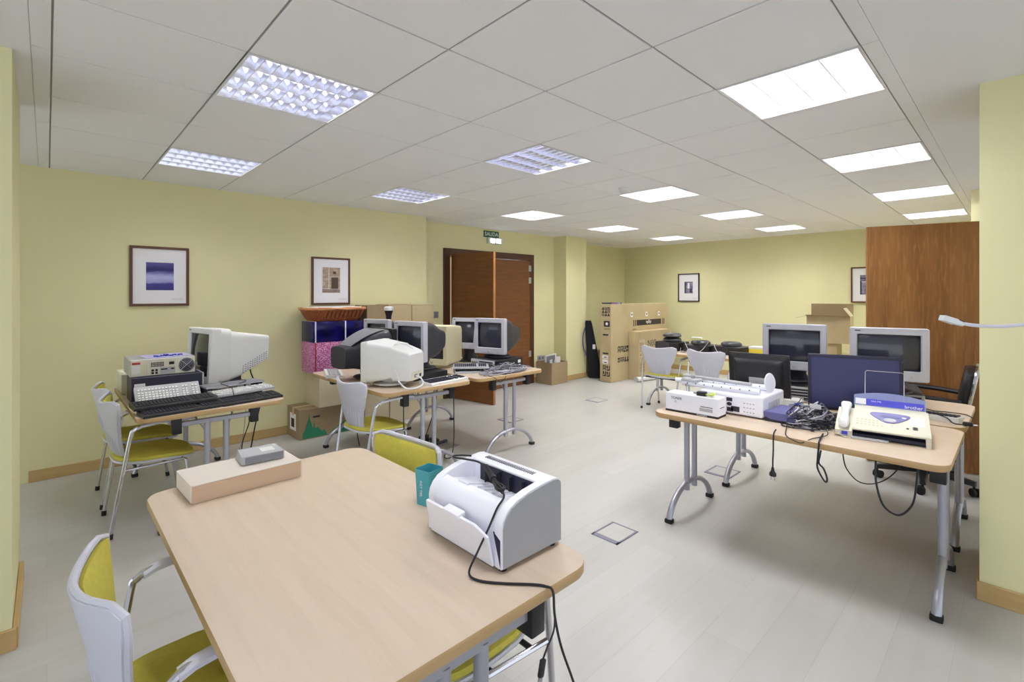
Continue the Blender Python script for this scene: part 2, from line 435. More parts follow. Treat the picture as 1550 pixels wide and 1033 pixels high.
# ------------------------------------------------------------------ doors
fr = MB()
for a in ((4.08, 4.18, 5.655, 5.95, 0, 2.15), (5.82, 5.92, 5.655, 5.95, 0, 2.15), (4.18, 5.82, 5.655, 5.95, 2.05, 2.15)): fr.box(*a, .004, 1)
struct(fr.build('trim_door', 'door_frame'))
def leaf(name, w, m, h=2.05, th=.042):
    """leaf from the hinge at the origin along +x, thickness along y"""
    mb = MB(); mb.mi = 0; mb.box(.001, w - .006, -th / 2, th / 2, .008, h, .001, 1)
    mb.mi = 1; mb.box(w - .006, w, -th / 2, th / 2, .008, h, .001, 1)
    return struct(mb.build(name, [m, 'edge_wood']))
d = leaf('door_1', .80, 'door_wood', 2.04); d.location = (5.815, 5.672, 0); d.rotation_euler = (0, 0, R(180))
for z in (.5, 1.72, 1.92):
    MB().cyl((.0, .022, z - .05), (.0, .022, z + .05), .008, 8).box(-.03, .03, .019, .0225, z - .05, z + .05).build('hinge', 'alu', d)
hd = MB().tube([(.74, .02, 1.04), (.74, .06, 1.04), (.66, .065, 1.04)], .009, 8).cbox((.74, .023, 1.04), (.04, .006, .16), .002).build('door_handle', 'alu', d)
d = leaf('door_2', .78, 'door_wood', 2.06); d.location = (4.20, 5.63, 0); d.rotation_euler = (0, 0, R(-81))
MB().tube([(.72, -.02, 1.04), (.72, -.06, 1.04), (.64, -.065, 1.04)], .009, 8).cbox((.72, -.023, 1.04), (.04, .006, .16), .002).build('door_handle', 'alu', d)
d = leaf('door_3', .90, 'panel_wood', 2.08, .04); d.location = (5.565, .10, 0); d.rotation_euler = (0, 0, R(108.0))

# exit sign, emergency light
t = thing('exit_sign', 'green SALIDA exit sign on the wall above the double door', 'exit sign', (4.985, 5.688, 2.42))
MB().box(-.155, .155, -.012, 0, -.05, .05, .003, 1).build('sign_plate', 'green_sign', t)
b = MB(); b.X = T(0, -.0125, -.002); b.text('SALIDA', .085).build('lettering', 'white_ink', t)
t = thing('emergency_light', 'white emergency light with two lit lenses under the exit sign', 'emergency light', (5.04, 5.688, 2.315))
MB().box(-.15, .15, -.05, 0, -.045, .05, .008).build('body', 'offwhite', t)
for s in (-.06, .06): MB().box(s - .045, s + .045, -.056, -.049, -.028, .034, .003, 1).build('lens', 'lamp_lit', t)
t = thing('light_switch', 'grey wall switch plate left of the double door', 'light switch', (3.94, 5.689, 1.2))
MB().box(-.055, .055, -.01, 0, -.045, .045, .003, 1).build('plate', 'grey', t)
MB().box(-.045, -.003, -.014, -.009, -.035, .035, .002, 1).build('rocker', 'grey', t); MB().box(.003, .045, -.014, -.009, -.035, .035, .002, 1).build('rocker', 'grey', t)
t = thing('power_socket', 'double wall socket above the carton right of the door', 'socket', (6.12, 5.689, .40))
MB().box(-.085, .085, -.01, 0, -.045, .045, .003, 1).build('plate', 'lgrey', t)
for s in (-.04, .04):
    o = MB().cyl((s, -.011, 0), (s, -.0095, 0), .026, 16).build('outlet', 'grey', t); MB().cyl((s - .01, -.0125, 0), (s - .01, -.0105, 0), .004, 8).cyl((s + .01, -.0125, 0), (s + .01, -.0105, 0), .004, 8).build('socket_hole', 'pins', o)

# ------------------------------------------------------------------ pictures
def picture(label, loc, rz, w, h, fm, fw, art_w, art_h, art_m, dz=0, extra=None):
    t = thing('framed_picture', label, 'picture', loc, rz, 'framed pictures on the yellow walls')
    f = MB()
    for a in ((-w / 2, w / 2, -h / 2, -h / 2 + fw), (-w / 2, w / 2, h / 2 - fw, h / 2), (-w / 2, -w / 2 + fw, -h / 2 + fw, h / 2 - fw), (w / 2 - fw, w / 2, -h / 2 + fw, h / 2 - fw)):
        f.box(a[0], a[1], -.025, 0, a[2], a[3], .002, 1)
    f.build('frame', fm, t)
    MB().box(-w / 2 + fw, w / 2 - fw, -.012, -.002, -h / 2 + fw, h / 2 - fw).build('mat_board', 'matboard', t)
    MB().box(-art_w / 2, art_w / 2, -.0135, -.0118, -art_h / 2, art_h / 2).build('print', art_m, t, (0, 0, dz))
    if extra:
        for m, r in extra:
            e = MB()
            for q in r: e.box(q[0], q[1], -.0145, -.0134, q[2], q[3])
            e.build('print_detail', m, t, (0, 0, dz))
    sg = MB()
    for k in range(2): sg.box(w * .2, w * .4, -.0125, -.0119, -h * .4 + k * .012, -h * .4 + k * .012 + .003)
    sg.build('signature', 'lgrey', t)
picture('brown framed picture of a blue misty lake, above the beige and black computers', (.74, 5.392, 1.645), 0, .44, .535, 'frame_wood', .022, .205, .25, 'sea')
picture('brown framed sepia picture of an old door, above the wicker basket', (2.32, 5.392, 1.635), 0, .44, .53, 'frame_wood', .02, .205, .285, 'sepia', .01,
        [('sepia_dark', [(.0, .08, -.10, .03), (-.10, .10, -.115, -.105), (-.10, .10, -.135, -.127), (.02, .055, .07, .1)]), ('matboard', [(-.10, .10, -.104, -.10), (-.10, -.097, -.1, .14), (-.03, -.025, -.1, .14)])])
picture('black framed picture with a tiny grey print, alone on the back wall', (9.098, 4.50, 1.625), R(-90), .435, .55, 'frame_black', .02, .17, .23, 'greyprint', 0,
        [('greydark', [(-.085, -.05, -.11, .11), (.02, .07, -.1, -.02)]), ('matboard', [(-.02, .02, -.02, .09)])])
picture('dark framed picture of a grey arch, half hidden by the open wooden door', (9.098, 1.62, 1.635), R(-90), .435, .55, 'frame_wood', .02, .20, .30, 'greyprint', 0,
        [('greydark', [(-.1, .1, .09, .11), (-.1, -.08, -.15, .06), (-.02, .06, -.1, .06)]), ('matboard', [(-.08, .0, .04, .05)])])

# ------------------------------------------------------------------ tables
TL, TW, TH, TT = 1.42, .85, .735, .030
def make_table():
    t = thing('folding_table', '', 'table', group='beech conference tables')
    mb = MB(); o = rrect(TW, TL, .075, 8)
    mb.mi = 1; mb.loft([[(x * .994, y * .996, TH - TT) for x, y in o], [(x, y, TH - TT + .006) for x, y in o], [(x, y, TH - .004) for x, y in o], [(x * .997, y * .998, TH) for x, y in o]], True, False)
    mb.mi = 0; mb.add([(x * .997, y * .998, TH) for x, y in o], [tuple(range(len(o)))])
    mb.build('tabletop', ['beech', 'beech_edge'], t)
    for s in (-1, 1):
        y = s * (TL / 2 - .055); l = MB()
        l.box(-.2, .2, y - .015, y + .015, .645, .675, .004, 1)
        for px in (-.055, .055): l.cyl((px, y, .15), (px, y, .66), .0185, 16)
        ar = []
        for k in range(17):
            a = R(8 + 164 * k / 16); ar.append((-.3 * math.cos(a) / math.cos(R(8)), y, .012 + .19 * (math.sin(a) - math.sin(R(8))) / (1 - math.sin(R(8)))))
        rings = []
        for k, p in enumerate(ar):
            q0 = Vector(ar[max(k - 1, 0)]); q1 = Vector(ar[min(k + 1, 16)]); tg = (q1 - q0).normalized(); nn = Vector((-tg.z, 0, tg.x))
            rings.append([Vector(p) + nn * (.017 * math.cos(2 * PI * m / 10)) + Vector((0, .02 * math.sin(2 * PI * m / 10), 0)) for m in range(10)])
        l.loft(rings)
        # curved struts beneath the rail
        for px in (-1, 1): l.tube(spline([(px * .055, y - s * .0, .53), (px * .065, y - s * .02, .60), (px * .10, y - s * .05, .66), (px * .11, y - s * .1, .70)], 4), .006, 6)
        L = l.build('leg', 'silver', t)
        for px in (-1, 1):
            MB().cbox((px * .222, y, .655), (.05, .06, .10), .005).build('hinge_block', 'black', L)
            MB().box(px * .295 - .022, px * .295 + .022, y - .024, y + .024, 0, .028, .006).build('foot_cap', 'rubber', L)
        # folded stay
    st = MB().tube([(0, -.5, .70), (0, .5, .70)], .008, 8).build('stay_bar', 'silver', t)
    return t
tb = make_table()
TABLES = [('light beech table in the foreground with the laser printer on it', (.685, 1.535)),
          ('beech table by the left wall heaped with keyboards and an old computer', (.81, 4.32)),
          ('beech table with the white and black tube monitors seen from behind', (2.245, 3.99)),
          ('beech table by the double door with two silver tube monitors', (3.17, 4.0)),
          ('beech table at right carrying the fax machine and toner box', (3.21, .92)),
          ('beech table behind the fax, carrying two silver tube monitors', (4.085, .92)),
          ('beech table near the back wall with three black devices on it', (6.145, 2.81))]
for k, (lab, (x, y)) in enumerate(TABLES):
    if k == 0: tb.location = (x, y, 0); tb['label'] = lab
    else: dup(tb, lab, (x, y, 0), 0)

# ------------------------------------------------------------------ chairs
def back_pt(u, v, off=0.0):
    """u in -1..1 across, v 0..1 up"""
    ks = [(0, .135), (.15, .125), (.35, .150), (.6, .205), (.85, .24), (1, .236)]
    for (a, wa), (b, wb) in zip(ks, ks[1:]):
        if v <= b:
            q = (v - a) / (b - a); q = q * q * (3 - 2 * q); hw = wa + (wb - wa) * q; break
    z = .415 + .42 * v - .035 * (1 - u * u) * max(0, (v - .6) / .4) ** 1.5
    x = -.205 - .055 * v ** 1.2 + .074 * abs(u) ** 1.8 * (.25 + .75 * v) + .05 * (1 - v) ** 3
    z -= .03 * max(0, (abs(u) - .72) / .28) ** 2.2 * max(0, (v - .8) / .2)
    return Vector((x + off, hw * u, z))
def make_chair():
    t = thing('stacking_chair', '', 'chair', group='grey shell chairs with lime pads')
    s = MB(); s.sheet(lambda u, v: back_pt(2 * u - 1, v), 16, 18, -.012)
    # rim bead
    rim = [back_pt(-1, k / 12) for k in range(13)] + [back_pt(-1 + k / 6, 1) for k in range(1, 12)] + [back_pt(1, 1 - k / 12) for k in range(13)]
    s.tube(rim, .0085, 6)
    for k in range(-5, 6):
        u = k / 6.0
        s.tube([back_pt(u, v) + Vector((-.0125, 0, 0)) for v in (.06, .15, .25, .36, .46 - .02 * abs(k), .52 - .02 * abs(k))], [.003, .0075, .0085, .0085, .006, .001], 6)
    s.build('backrest_shell', 'shell', t)
    MB().sheet(lambda u, v: back_pt((2 * u - 1) * (.925 + .02 * math.sin(PI * v)), .38 + .59 * v, .014 + .012 * (1 - (2 * u - 1) ** 4) * (1 - (2 * v - 1) ** 4)), 14, 12, -.012).build('back_pad', 'fabric', t)
    def seat(w, d, z0, z1, dome, x0):
        o = []
        n = 40
        for k in range(n):
            a = 2 * PI * k / n; c, q = math.cos(a), math.sin(a); e = 2 / 3.4
            o.append((x0 + d * math.copysign(abs(c) ** e, c), w * (1 - .10 * (c < 0) * abs(c)) * math.copysign(abs(q) ** e, q)))
        return o
    def dz(x): return -.018 * (x / .2) ** 2 * (x > 0) + .012 * (x < -.05) * ((-x - .05) / .15)
    o = seat(.222, .225, 0, 0, 0, .015)
    def ring(sc, z): return [(.015 + (x - .015) * sc, y * sc, z + dz(x)) for x, y in o]
    MB().loft([ring(.9, .412), ring(.985, .416), ring(1, .424), ring(.99, .431)]).build('seat_shell', 'shell', t)
    MB().loft([ring(.955, .431), ring(.975, .440), ring(.95, .452), ring(.8, .461), ring(.4, .466), ring(.1, .467)]).build('seat_pad', 'fabric', t)
    for sy in (-1, 1):
        MB().tube(spline([(-.225, sy * .225, .012), (-.17, sy * .25, .36), (-.13, sy * .265, .61), (-.115, sy * .266, .645), (-.08, sy * .264, .662), (.0, sy * .26, .668)], 5), .0105, 8).build('leg', 'chrome', t)
        MB().tube([(.215, sy * .225, .012), (.16, sy * .225, .40), (.14, sy * .21, .408)], .0105, 8).build('leg', 'chrome', t)
        MB().tube([(.15, sy * .222, .404), (0, sy * .235, .404), (-.165, sy * .25, .404)], .009, 8).build('side_rail', 'chrome', t)
        a = MB()
        rg = []
        for k, (x, z) in enumerate([(-.10, .655), (-.07, .667), (.0, .676), (.1, .680), (.19, .676), (.20, .672)]):
            rg.append([(x, sy * .262 + dy, z + dzz) for dy, dzz in ((-.02, -.007), (-.008, -.011), (.008, -.011), (.02, -.007), (.02, .004), (.008, .008), (-.008, .008), (-.02, .004))])
        a.loft(rg).build('armrest', 'shell', t)
        MB().cyl((-.225, sy * .225, 0), (-.223, sy * .226, .03), .014, 10).build('foot_cap', 'rubber', t)
        MB().cyl((.215, sy * .225, 0), (.211, sy * .225, .03), .014, 10).build('foot_cap', 'rubber', t)
    MB().cyl((.05, -.228, .40), (.05, .228, .40), .009, 8).cyl((-.1, -.24, .40), (-.1, .24, .40), .009, 8).box(-.13, .12, -.03, .03, .392, .411, .003, 1).build('under_frame', 'black', t)
    return t
ch = make_chair()
CH = [('chair with lime pad at the near left, tucked under the foreground table edge', .305, 1.52, 0),
      ('chair whose lime back shows behind the teal cup on the foreground table', .985, 1.91, 186),
      ('chair whose lime seat shows under the foreground table below the printer', .965, 1.265, 180),
      ('nearer of two chairs pushed against the keyboard table by the left wall', .50, 4.02, 0),
      ('farther of two chairs pushed against the keyboard table by the left wall', .50, 4.60, 0),
      ('grey shell chair at the table with tube monitors, side view showing its arm', 1.90, 3.60, 0),
      ('grey shell chair seen from behind in front of the brown NEC carton', 5.84, 3.20, 0),
      ('grey shell chair seen from behind, beside the back of the black monitor', 5.82, 2.56, -6)]
for k, (lab, x, y, a) in enumerate(CH):
    if k == 0: ch.location = (x, y, 0); ch.rotation_euler = (0, 0, R(a)); ch['label'] = lab
    else: dup(ch, lab, (x, y, 0), R(a))

# ------------------------------------------------------------------ generic kit
def carton(name, label, x0, x1, y0, y1, z0, z1, m='card', rz=0, group=None, cat='carton', tape=True, parts=None):
    cx, cy = (x0 + x1) / 2, (y0 + y1) / 2; w, d, h = x1 - x0, y1 - y0, z1 - z0
    t = thing(name, label, cat, (cx, cy, z0), rz, group)
    b = MB(); b.box(-w / 2, w / 2, -d / 2, d / 2, 0, h - .004, .003, 1)
    b.box(-w / 2 - .001, w / 2 + .001, -d / 2 - .001, -.002, h - .004, h, .001, 1); b.box(-w / 2 - .001, w / 2 + .001, .002, d / 2 + .001, h - .004, h, .001, 1)
    b.build('box_body', m, t)
    if tape: MB().box(-w / 2 - .002, w / 2 + .002, -.025, .025, h, h + .001).box(-w / 2 - .0025, -w / 2 - .001, -.025, .025, h * .75, h).build('tape', 'tape', t)
    return t
def superring(x, w, z0, z1, n=28, e=4.5):
    out = []
    for k in range(n):
        a = 2 * PI * k / n; c, s_ = math.cos(a), math.sin(a)
        out.append((x, w / 2 * math.copysign(abs(c) ** (2 / e), c), (z0 + z1) / 2 + (z1 - z0) / 2 * math.copysign(abs(s_) ** (2 / e), s_)))
    return out
def crt(label, x, y, z, face, w, h, depth, col, back, lift=.06, tilt=0, secs=None, chin=.06, side=.04, screen=True, group='tube monitors', e=5, stand=True, top=.04, knob=True, frontd=.05):
    """tube monitor; local front +x at x=0, screen centre above origin; bottom of bezel at lift"""
    t = thing('tube_monitor', label, 'monitor', (x, y, z), R(face), group)
    X = T(0, 0, lift, ry=-R(tilt))
    b = MB(); b.X = X
    # bezel ring: outer rounded rectangle to the screen opening
    def rr(xx, ww, z0, z1, r): return [(xx, p[0], (z0 + z1) / 2 + p[1]) for p in rrect(ww, z1 - z0, r, 5)]
    b.loft([rr(-frontd, w, 0, h, .012), rr(-.006, w, 0, h, .012), rr(0, w - .010, .005, h - .005, .010), rr(-.001, w - 2 * side, chin, h - top, .008), rr(-.012, w - 2 * side - .012, chin + .006, h - top - .006, .006)], True, False)
    b.build('bezel', col, t)
    if screen:
        s = MB(); s.X = X
        sw, s0, s1 = w - 2 * side - .006, chin + .003, h - top - .003
        s.sheet(lambda u, v: Vector((-.010 - .016 * ((2 * u - 1) ** 2 + (2 * v - 1) ** 2), sw * (u - .5), s0 + (s1 - s0) * v)), 10, 10, -.003).build('screen', 'screen', t)
    r = MB(); r.X = X
    secs = secs or [(.05, w - .012, .006, h - .006), (.13, w * .965, .008, h * .985), (.20, w * .90, .02, h * .93), (.28, w * .78, .045, h * .80), (depth * .93, w * .68, .09, h * .74), (depth, w * .58, .13, h * .68)]
    r.loft([superring(-q[0], q[1], q[2], q[3], 32, e) for q in secs]).build('rear_shell', back, t)
    if knob:
        k = MB(); k.X = X
        k.cyl((-.001, 0, chin * .45), (.006, 0, chin * .45), .012, 14); k.cyl((-.001, w * .28, chin * .45), (.005, w * .28, chin * .45), .006, 12); k.build('power_button', 'lgrey', t)
        k = MB(); k.X = X @ T(.0005, w * -.40, h - top * .5, rz=R(90)); k.cbox((0, 0, 0), (.03, .002, .006)).build('badge', 'charcoal', t)
    if stand:
        s = MB(); s.lathe([(.13, 0), (.14, .006), (.135, .014), (.09, .024), (.07, lift * .6), (.08, lift - .004), (.08, lift + .02)], 24, 1, 1, (-.16, 0, 0)); s.build('stand', back, t)
    return t
def keyboard(label, x, y, z, rz, col='black', keys='charcoal', L=.45, D=.155, group='keyboards', rx=0):
    t = thing('keyboard', label, 'keyboard', (x, y, z), rot=(R(rx), 0, R(rz)), group=group)
    MB().loft([[(-L / 2, -D / 2, 0), (L / 2, -D / 2, 0), (L / 2, -D / 2, .014), (-L / 2, -D / 2, .014)],
               [(-L / 2, -D / 2 + .02, 0), (L / 2, -D / 2 + .02, 0), (L / 2, -D / 2 + .02, .018), (-L / 2, -D / 2 + .02, .018)],
               [(-L / 2, D / 2, 0), (L / 2, D / 2, 0), (L / 2, D / 2, .030), (-L / 2, D / 2, .030)]]).build('case', col, t)
    k = MB()
    for r in range(5):
        yy = -D / 2 + .03 + r * .0195 + (.006 if r == 4 else 0); zz = .018 + (yy + D / 2 - .02) / (D - .02) * .012
        xx = -L / 2 + .012
        while xx < L / 2 - .02:
            if abs(xx - L * .165) > .006 and abs(xx - L * .30) > .006:
                k.loft([[(xx, yy, zz - .002), (xx + .017, yy, zz - .002), (xx + .017, yy + .0165, zz - .001), (xx, yy + .0165, zz - .001)],
                        [(xx + .002, yy + .001, zz + .007), (xx + .015, yy + .001, zz + .007), (xx + .015, yy + .014, zz + .008), (xx + .002, yy + .014, zz + .008)]])
            xx += .0193
    k.build('keys', keys, t)
    return t

# ------------------------------------------------------------------ foreground table: printer, cup, box, switch
t = thing('laser_printer', 'white laser printer with black cable on the foreground table', 'printer', (.868, .945, TH))
W, D_ = .345, .238     # y width, x depth ; front faces -x
full = [(0, .012), (0, .118), (.004, .135), (.014, .152), (.032, .168), (.06, .180), (.10, .190), (.15, .197), (.205, .202), (.225, .199), (.236, .19), (.238, .18), (.238, .012)]
b = MB()
ck = .030
b.yprism(full, .004, ck); b.yprism(full, W - ck, W - .004)
mid = [(.002, .012), (.002, .117), (.006, .1335), (.016, .150), (.032, .1635), (.047, .170), (.053, .170), (.057, .160), (.165, .134), (.165, .012)]
b.yprism(mid, ck, W - ck)
b.yprism([(.165, .012), (.165, .195), (.172, .199), (.205, .202), (.225, .199), (.236, .19), (.238, .18), (.238, .012)], ck, W - ck)
b.build('body', 'white', t, sharp=25)
for y0, y1, nm in ((-.001, .004, 'side_panel'), (W - .004, W + .001, 'side_panel')):
    q = [((x - .119) * .965 + .121, (z - .1) * .97 + .1) for x, z in full]
    MB().yprism(q, y0, y1).build(nm, 'side_grey', t, sharp=25)
MB().box(.1635, .166, ck + .012, W - ck - .03, .136, .190).build('output_slot', 'navy', t)
for k in range(4): MB().box(.150, .1645, .08 + k * .055, .083 + k * .055, .1385, .182).build('slot_rib', 'charcoal', t)
e = MB()
for k in range(26): e.box(.185, .203, .07 + k * .0085, .073 + k * .0085, .1995, .2033)
e.build('vent_grille', 'grey', t)
for k in range(5): MB().loft([[(.08, .10 + k * .032, .145), (.15, .10 + k * .032, .13), (.15, .10 + k * .032, .142), (.08, .10 + k * .032, .1585)], [(.08, .103 + k * .032, .145), (.15, .103 + k * .032, .13), (.15, .103 + k * .032, .142), (.08, .103 + k * .032, .1585)]]).build('tray_rib', 'white', t)
e = MB(); e.cyl((.050, .20, .1705), (.050, .25, .1705), .005, 10); e.build('tray_latch', 'white', t)
# tilted front paper tray
e = MB(); e.X = T(-.002, W / 2, .016, ry=R(-13)); hw = W / 2 - .03
e.loft([[(-.006, -hw, 0), (0, -hw, 0), (0, hw, 0), (-.006, hw, 0)], [(-.006, -hw + .0, .085), (0, -hw, .085), (0, hw, .085), (-.006, hw, .085)], [(-.008, -hw + .05, .105), (0, -hw + .05, .105), (0, hw - .008, .105), (-.008, hw - .008, .105)]])
o = e.build('paper_tray', 'white', t)
e = MB(); e.X = T(-.002, W / 2, .016, ry=R(-13)); e.box(-.012, .016, -.03, .045, .098, .112, .003); e.build('tray_tab', 'white', o)
MB().loft([[(-.001, .008, .018), (-.001, .008, .088), (-.001, .036, .104)], [(.006, .008, .018), (.006, .008, .088), (.006, .036, .104)]]).build('tray_gap', 'navy', t)
for px, py in ((.02, .02), (.215, .02), (.02, W - .02), (.215, W - .02)): MB().cyl((px, py, 0), (px, py, .013), .011, 10).build('foot', 'rubber', t)

t = thing('usb_cable', 'black cable bundled on the printer, hanging over the foreground table edge', 'cable')
pz = TH
pts = [(1.02, 1.262, pz + .206), (1.0, 1.285, pz + .207), (.975, 1.298, pz + .208), (.968, 1.285, pz + .207), (.985, 1.25, pz + .206), (1.0, 1.20, pz + .205), (.995, 1.15, pz + .195), (.975, 1.10, pz + .183), (.955, 1.06, pz + .180), (.935, 1.02, pz + .184), (.915, .99, pz + .180), (.885, .985, pz + .160), (.858, .988, pz + .115), (.825, .995, pz + .06), (.80, 1.0, pz + .012), (.805, .965, pz + .004), (.845, .91, pz + .004), (.89, .862, pz + .004), (.912, .832, pz + .003), (.918, .812, pz - .004), (.915, .803, pz - .06), (.93, .795, pz - .14), (.965, .785, pz - .24), (1.0, .77, pz - .36), (1.03, .74, pz - .5), (1.03, .66, .12), (1.0, .5, .02), (.9, .2, .006)]
MB().tube(spline(pts, 6), .0032, 6).build('cord', 'cable_black', t)
bd = MB()
for k in range(7):
    a = 2 * PI * k / 7; ox, oz = .006 * math.cos(a), .006 * math.sin(a)
    bd.tube(spline([(1.0 + ox, 1.165, pz + .200 + oz), (.985 + ox * 1.6, 1.12 + ox, pz + .185 + oz * 1.2), (.965 + ox, 1.08, pz + .180 + oz), (.943 + ox * 2, 1.035 - ox, pz + .186 + oz), (.93, 1.012, pz + .186 + oz)], 5), .003, 6)
bd.cyl((.983, 1.115, pz + .184), (.975, 1.10, pz + .183), .011, 10); bd.build('bundled_coil', 'cable_black', t)
MB().tube(spline([(.915, .803, pz - .06), (.905, .798, pz - .09), (.875, .793, pz - .115), (.858, .79, pz - .13)], 6), .0025, 6).build('cord', 'cable_black', t)
u = MB(); u.X = T(.853, .79, pz - .152, ry=R(14)); u.box(-.008, .008, -.005, .005, -.018, .022, .003); o = u.build('usb_plug', 'black', t)
u = MB(); u.X = T(.853, .79, pz - .152, ry=R(14)); u.box(-.006, .006, -.0025, .0025, -.032, -.017); u.build('plug_shell', 'alu', o)

t = thing('pen_cup', 'square teal plastic cup behind the left side of the printer', 'cup', (.985, 1.458, TH), R(12))
c = MB(); A = .037
o0 = rrect(2 * A * .86, 2 * A * .86, .006, 3); o1 = rrect(2 * A, 2 * A, .007, 3)
c.loft([[(x, y, 0) for x, y in o0], [(x, y, .125) for x, y in o1], [(x * .95, y * .95, .125) for x, y in o1], [(x * .94, y * .94, .006) for x, y in o0]])
c.build('cup_body', 'teal', t)
g_ = MB(); g_.X = T(-A * .975, .005, .06, rz=R(-90)) @ Matrix.Rotation(R(90), 4, 'Y')
g_.text('AGT TXL', .014, .0006).build('lettering', 'white_ink', t)

t = thing('long_box', 'long flat kraft cardboard box lying on the foreground table', 'box', (.556, 2.137, TH), R(2))
MB().box(-.19, .19, -.11, .11, 0, .062, .002, 1).build('tray', 'kraft', t)
MB().box(-.191, .191, -.111, .111, .0622, .066, .001, 1).build('lid', 'kraft_lit', t)  # same board as the tray, coloured as if lit from above
for q in (-.1935, .190): MB().box(q, q + .0035, -.108, .108, .004, .066, .001, 1).build('end_flap', 'kraft_lit', t)
t = thing('network_switch', 'small grey network switch on top of the long cardboard box', 'network switch', (.635, 2.165, TH + .0665), R(-4))
MB().loft([[(-.078, -.055, .003), (.078, -.055, .003), (.078, .06, .003), (-.078, .06, .003)], [(-.078, -.055, .034), (.078, -.055, .034), (.072, .06, .036), (-.072, .06, .036)]]).build('case', 'lgrey', t)
MB().box(-.066, .074, -.058, -.054, .006, .031, .001, 1).build('front_panel', 'grey', t)
MB().box(-.0, .05, -.03, .03, .0355, .0362).build('label_sticker', 'offwhite', t)
for px in (-.06, .06):
    MB().box(px - .01, px + .01, -.045, .045, 0, .004).build('foot', 'rubber', t)

# ------------------------------------------------------------------ desktop computers
def desktop(label, x0, x1, y0, y1, z0, z1, body='black', front='lgrey', side='-x', group='desktop computer cases', slots=True, rear=False, rz=0):
    cx, cy = (x0 + x1) / 2, (y0 + y1) / 2; w, d, h = x1 - x0, y1 - y0, z1 - z0
    t = thing('desktop_computer', label, 'computer', (cx, cy, z0), rz, group)
    MB().box(-w / 2 + .012, w / 2 - .012, -d / 2, d / 2, .004, h, .003, 1).build('case', body, t)
    s = -1 if side == '-x' else 1
    a, b_ = sorted((s * (w / 2 - .012), s * w / 2))
    MB().box(a, b_, -d / 2 + .002, d / 2 - .002, .004, h - .002, .004).build('front_panel', front, t)
    if slots:
        e = MB(); f = s * w / 2
        n = max(3, int(h / .022))
        for k in range(n): e.box(f - .0015, f + .0015, -d / 2 + .02, d * .12, .014 + k * (h - .02) / n, .014 + k * (h - .02) / n + (h / n) * .45)
        e.build('vent_slots', 'pins', t)
        MB().box(f - .002, f + .002, d * .2, d * .45, h * .55, h * .75).build('drive_bay', 'grey', t)
    return t
# ================================================================== keyboard table by the left wall
desktop('black flat computer case below the beige one on the left table', .40, .835, 4.15, 4.40, TH, TH + .175, 'navy', 'lgrey', '+x', slots=False)
pc = [o for o in C.objects if o.name == 'desktop_computer'][0]
MB().box(-.19, -.13, -.1265, -.1245, .115, .135).build('sticker', 'paper', pc); MB().box(-.19, -.115, -.1265, -.1245, .07, .08).build('sticker', 'paper', pc)
# beige machine turned rear side out
t = thing('old_computer', 'old beige computer with its rear fan and ports showing, on the black case', 'computer', (.60, 4.365, TH + .176), 0, 'desktop computer cases')
MB().box(-.19, .19, -.165, .2, 0, .118, .003, 1).build('case', 'panel_grey', t)
MB().box(-.186, .186, -.1665, -.1645, .004, .114).build('rear_plate', 'beige', t)
fan = MB(); fan.cyl((.135, -.169, .06), (.135, -.166, .06), .048, 24); o = fan.build('fan_opening', 'pins', t)
gr = MB()
for r_ in (.012, .022, .032, .042, .049): gr.tube([(.135 + r_ * math.cos(2 * PI * k / 20), -.1705, .06 + r_ * math.sin(2 * PI * k / 20)) for k in range(20)], .0013, 4, True)
for a in (45, 135): gr.tube([(.135 - .05 * math.cos(R(a)), -.1712, .06 - .05 * math.sin(R(a))), (.135 + .05 * math.cos(R(a)), -.1712, .06 + .05 * math.sin(R(a)))], .0018, 4)
gr.build('fan_guard', 'alu', o)
MB().box(-.18, -.135, -.169, -.1665, .085, .1).build('red_sticker', mat('red_sticker', (176, 48, 52), .5), t)
MB().box(-.18, -.135, -.169, -.1665, .02, .08).build('expansion_cover', 'offwhite', t)
for k in range(3): MB().box(-.128 + k * .013, -.120 + k * .013, -.169, -.1665, .015, .082).build('expansion_cover', 'yellowed', t)
e = MB()
for a in range(9):
    for b_ in range(3): e.box(-.075 + a * .0085, -.069 + a * .0085, -.1685, -.1666, .062 + b_ * .011, .07 + b_ * .011)
e.build('vent_grid', 'pins', t)
for q in ((.03, .06, .07, .09), (-.072, -.058, .03, .045), (-.072, -.058, .012, .026), (-.05, -.036, .03, .045), (-.05, -.036, .012, .026), (-.018, .02, .036, .045), (.04, .06, .036, .045)):
    MB().box(q[0], q[1], -.1695, -.1665, q[2], q[3]).build('port', 'pins', t)
MB().box(-.022, .066, -.1682, -.1666, .008, .055).build('port_plate', 'panel_grey', t)
t = thing('loose_sleeve', 'translucent lilac plastic sleeve lying on top of the beige computer', 'plastic sleeve', (.62, 4.36, TH + .2945), R(4))
MB().box(-.13, .15, -.13, .10, 0, .0035, .001, 1).build('sleeve', mat('lilac_plastic', (186, 182, 226), .3), t)
e = MB()
for k in range(14): e.box(-.07 + k * .013, -.063 + k * .013, -.09 + .05 * rnd.random(), -.05 + .06 * rnd.random(), .0035, .0035 + .004 + .008 * rnd.random())
e.build('printed_label', 'blue_ink', t)
desktop('beige computer case behind the black one, against the left wall', .385, .74, 4.60, 4.95, TH, TH + .15, 'beige', 'beige', '+x', slots=False)
crt('big white tube monitor facing left on the keyboard table by the left wall', 1.085 - .25, 4.40, TH + .012, 191, .40, .42, .48, 'offwhite', 'offwhite', lift=.055, tilt=3, chin=.045, side=.035, frontd=.07,
    secs=[(.07, .395, .002, .418), (.15, .395, .004, .418), (.155, .385, .01, .40), (.24, .36, .035, .39), (.47, .31, .16, .365)], e=9)
mon = [o for o in C.objects if o.name == 'tube_monitor'][-1]
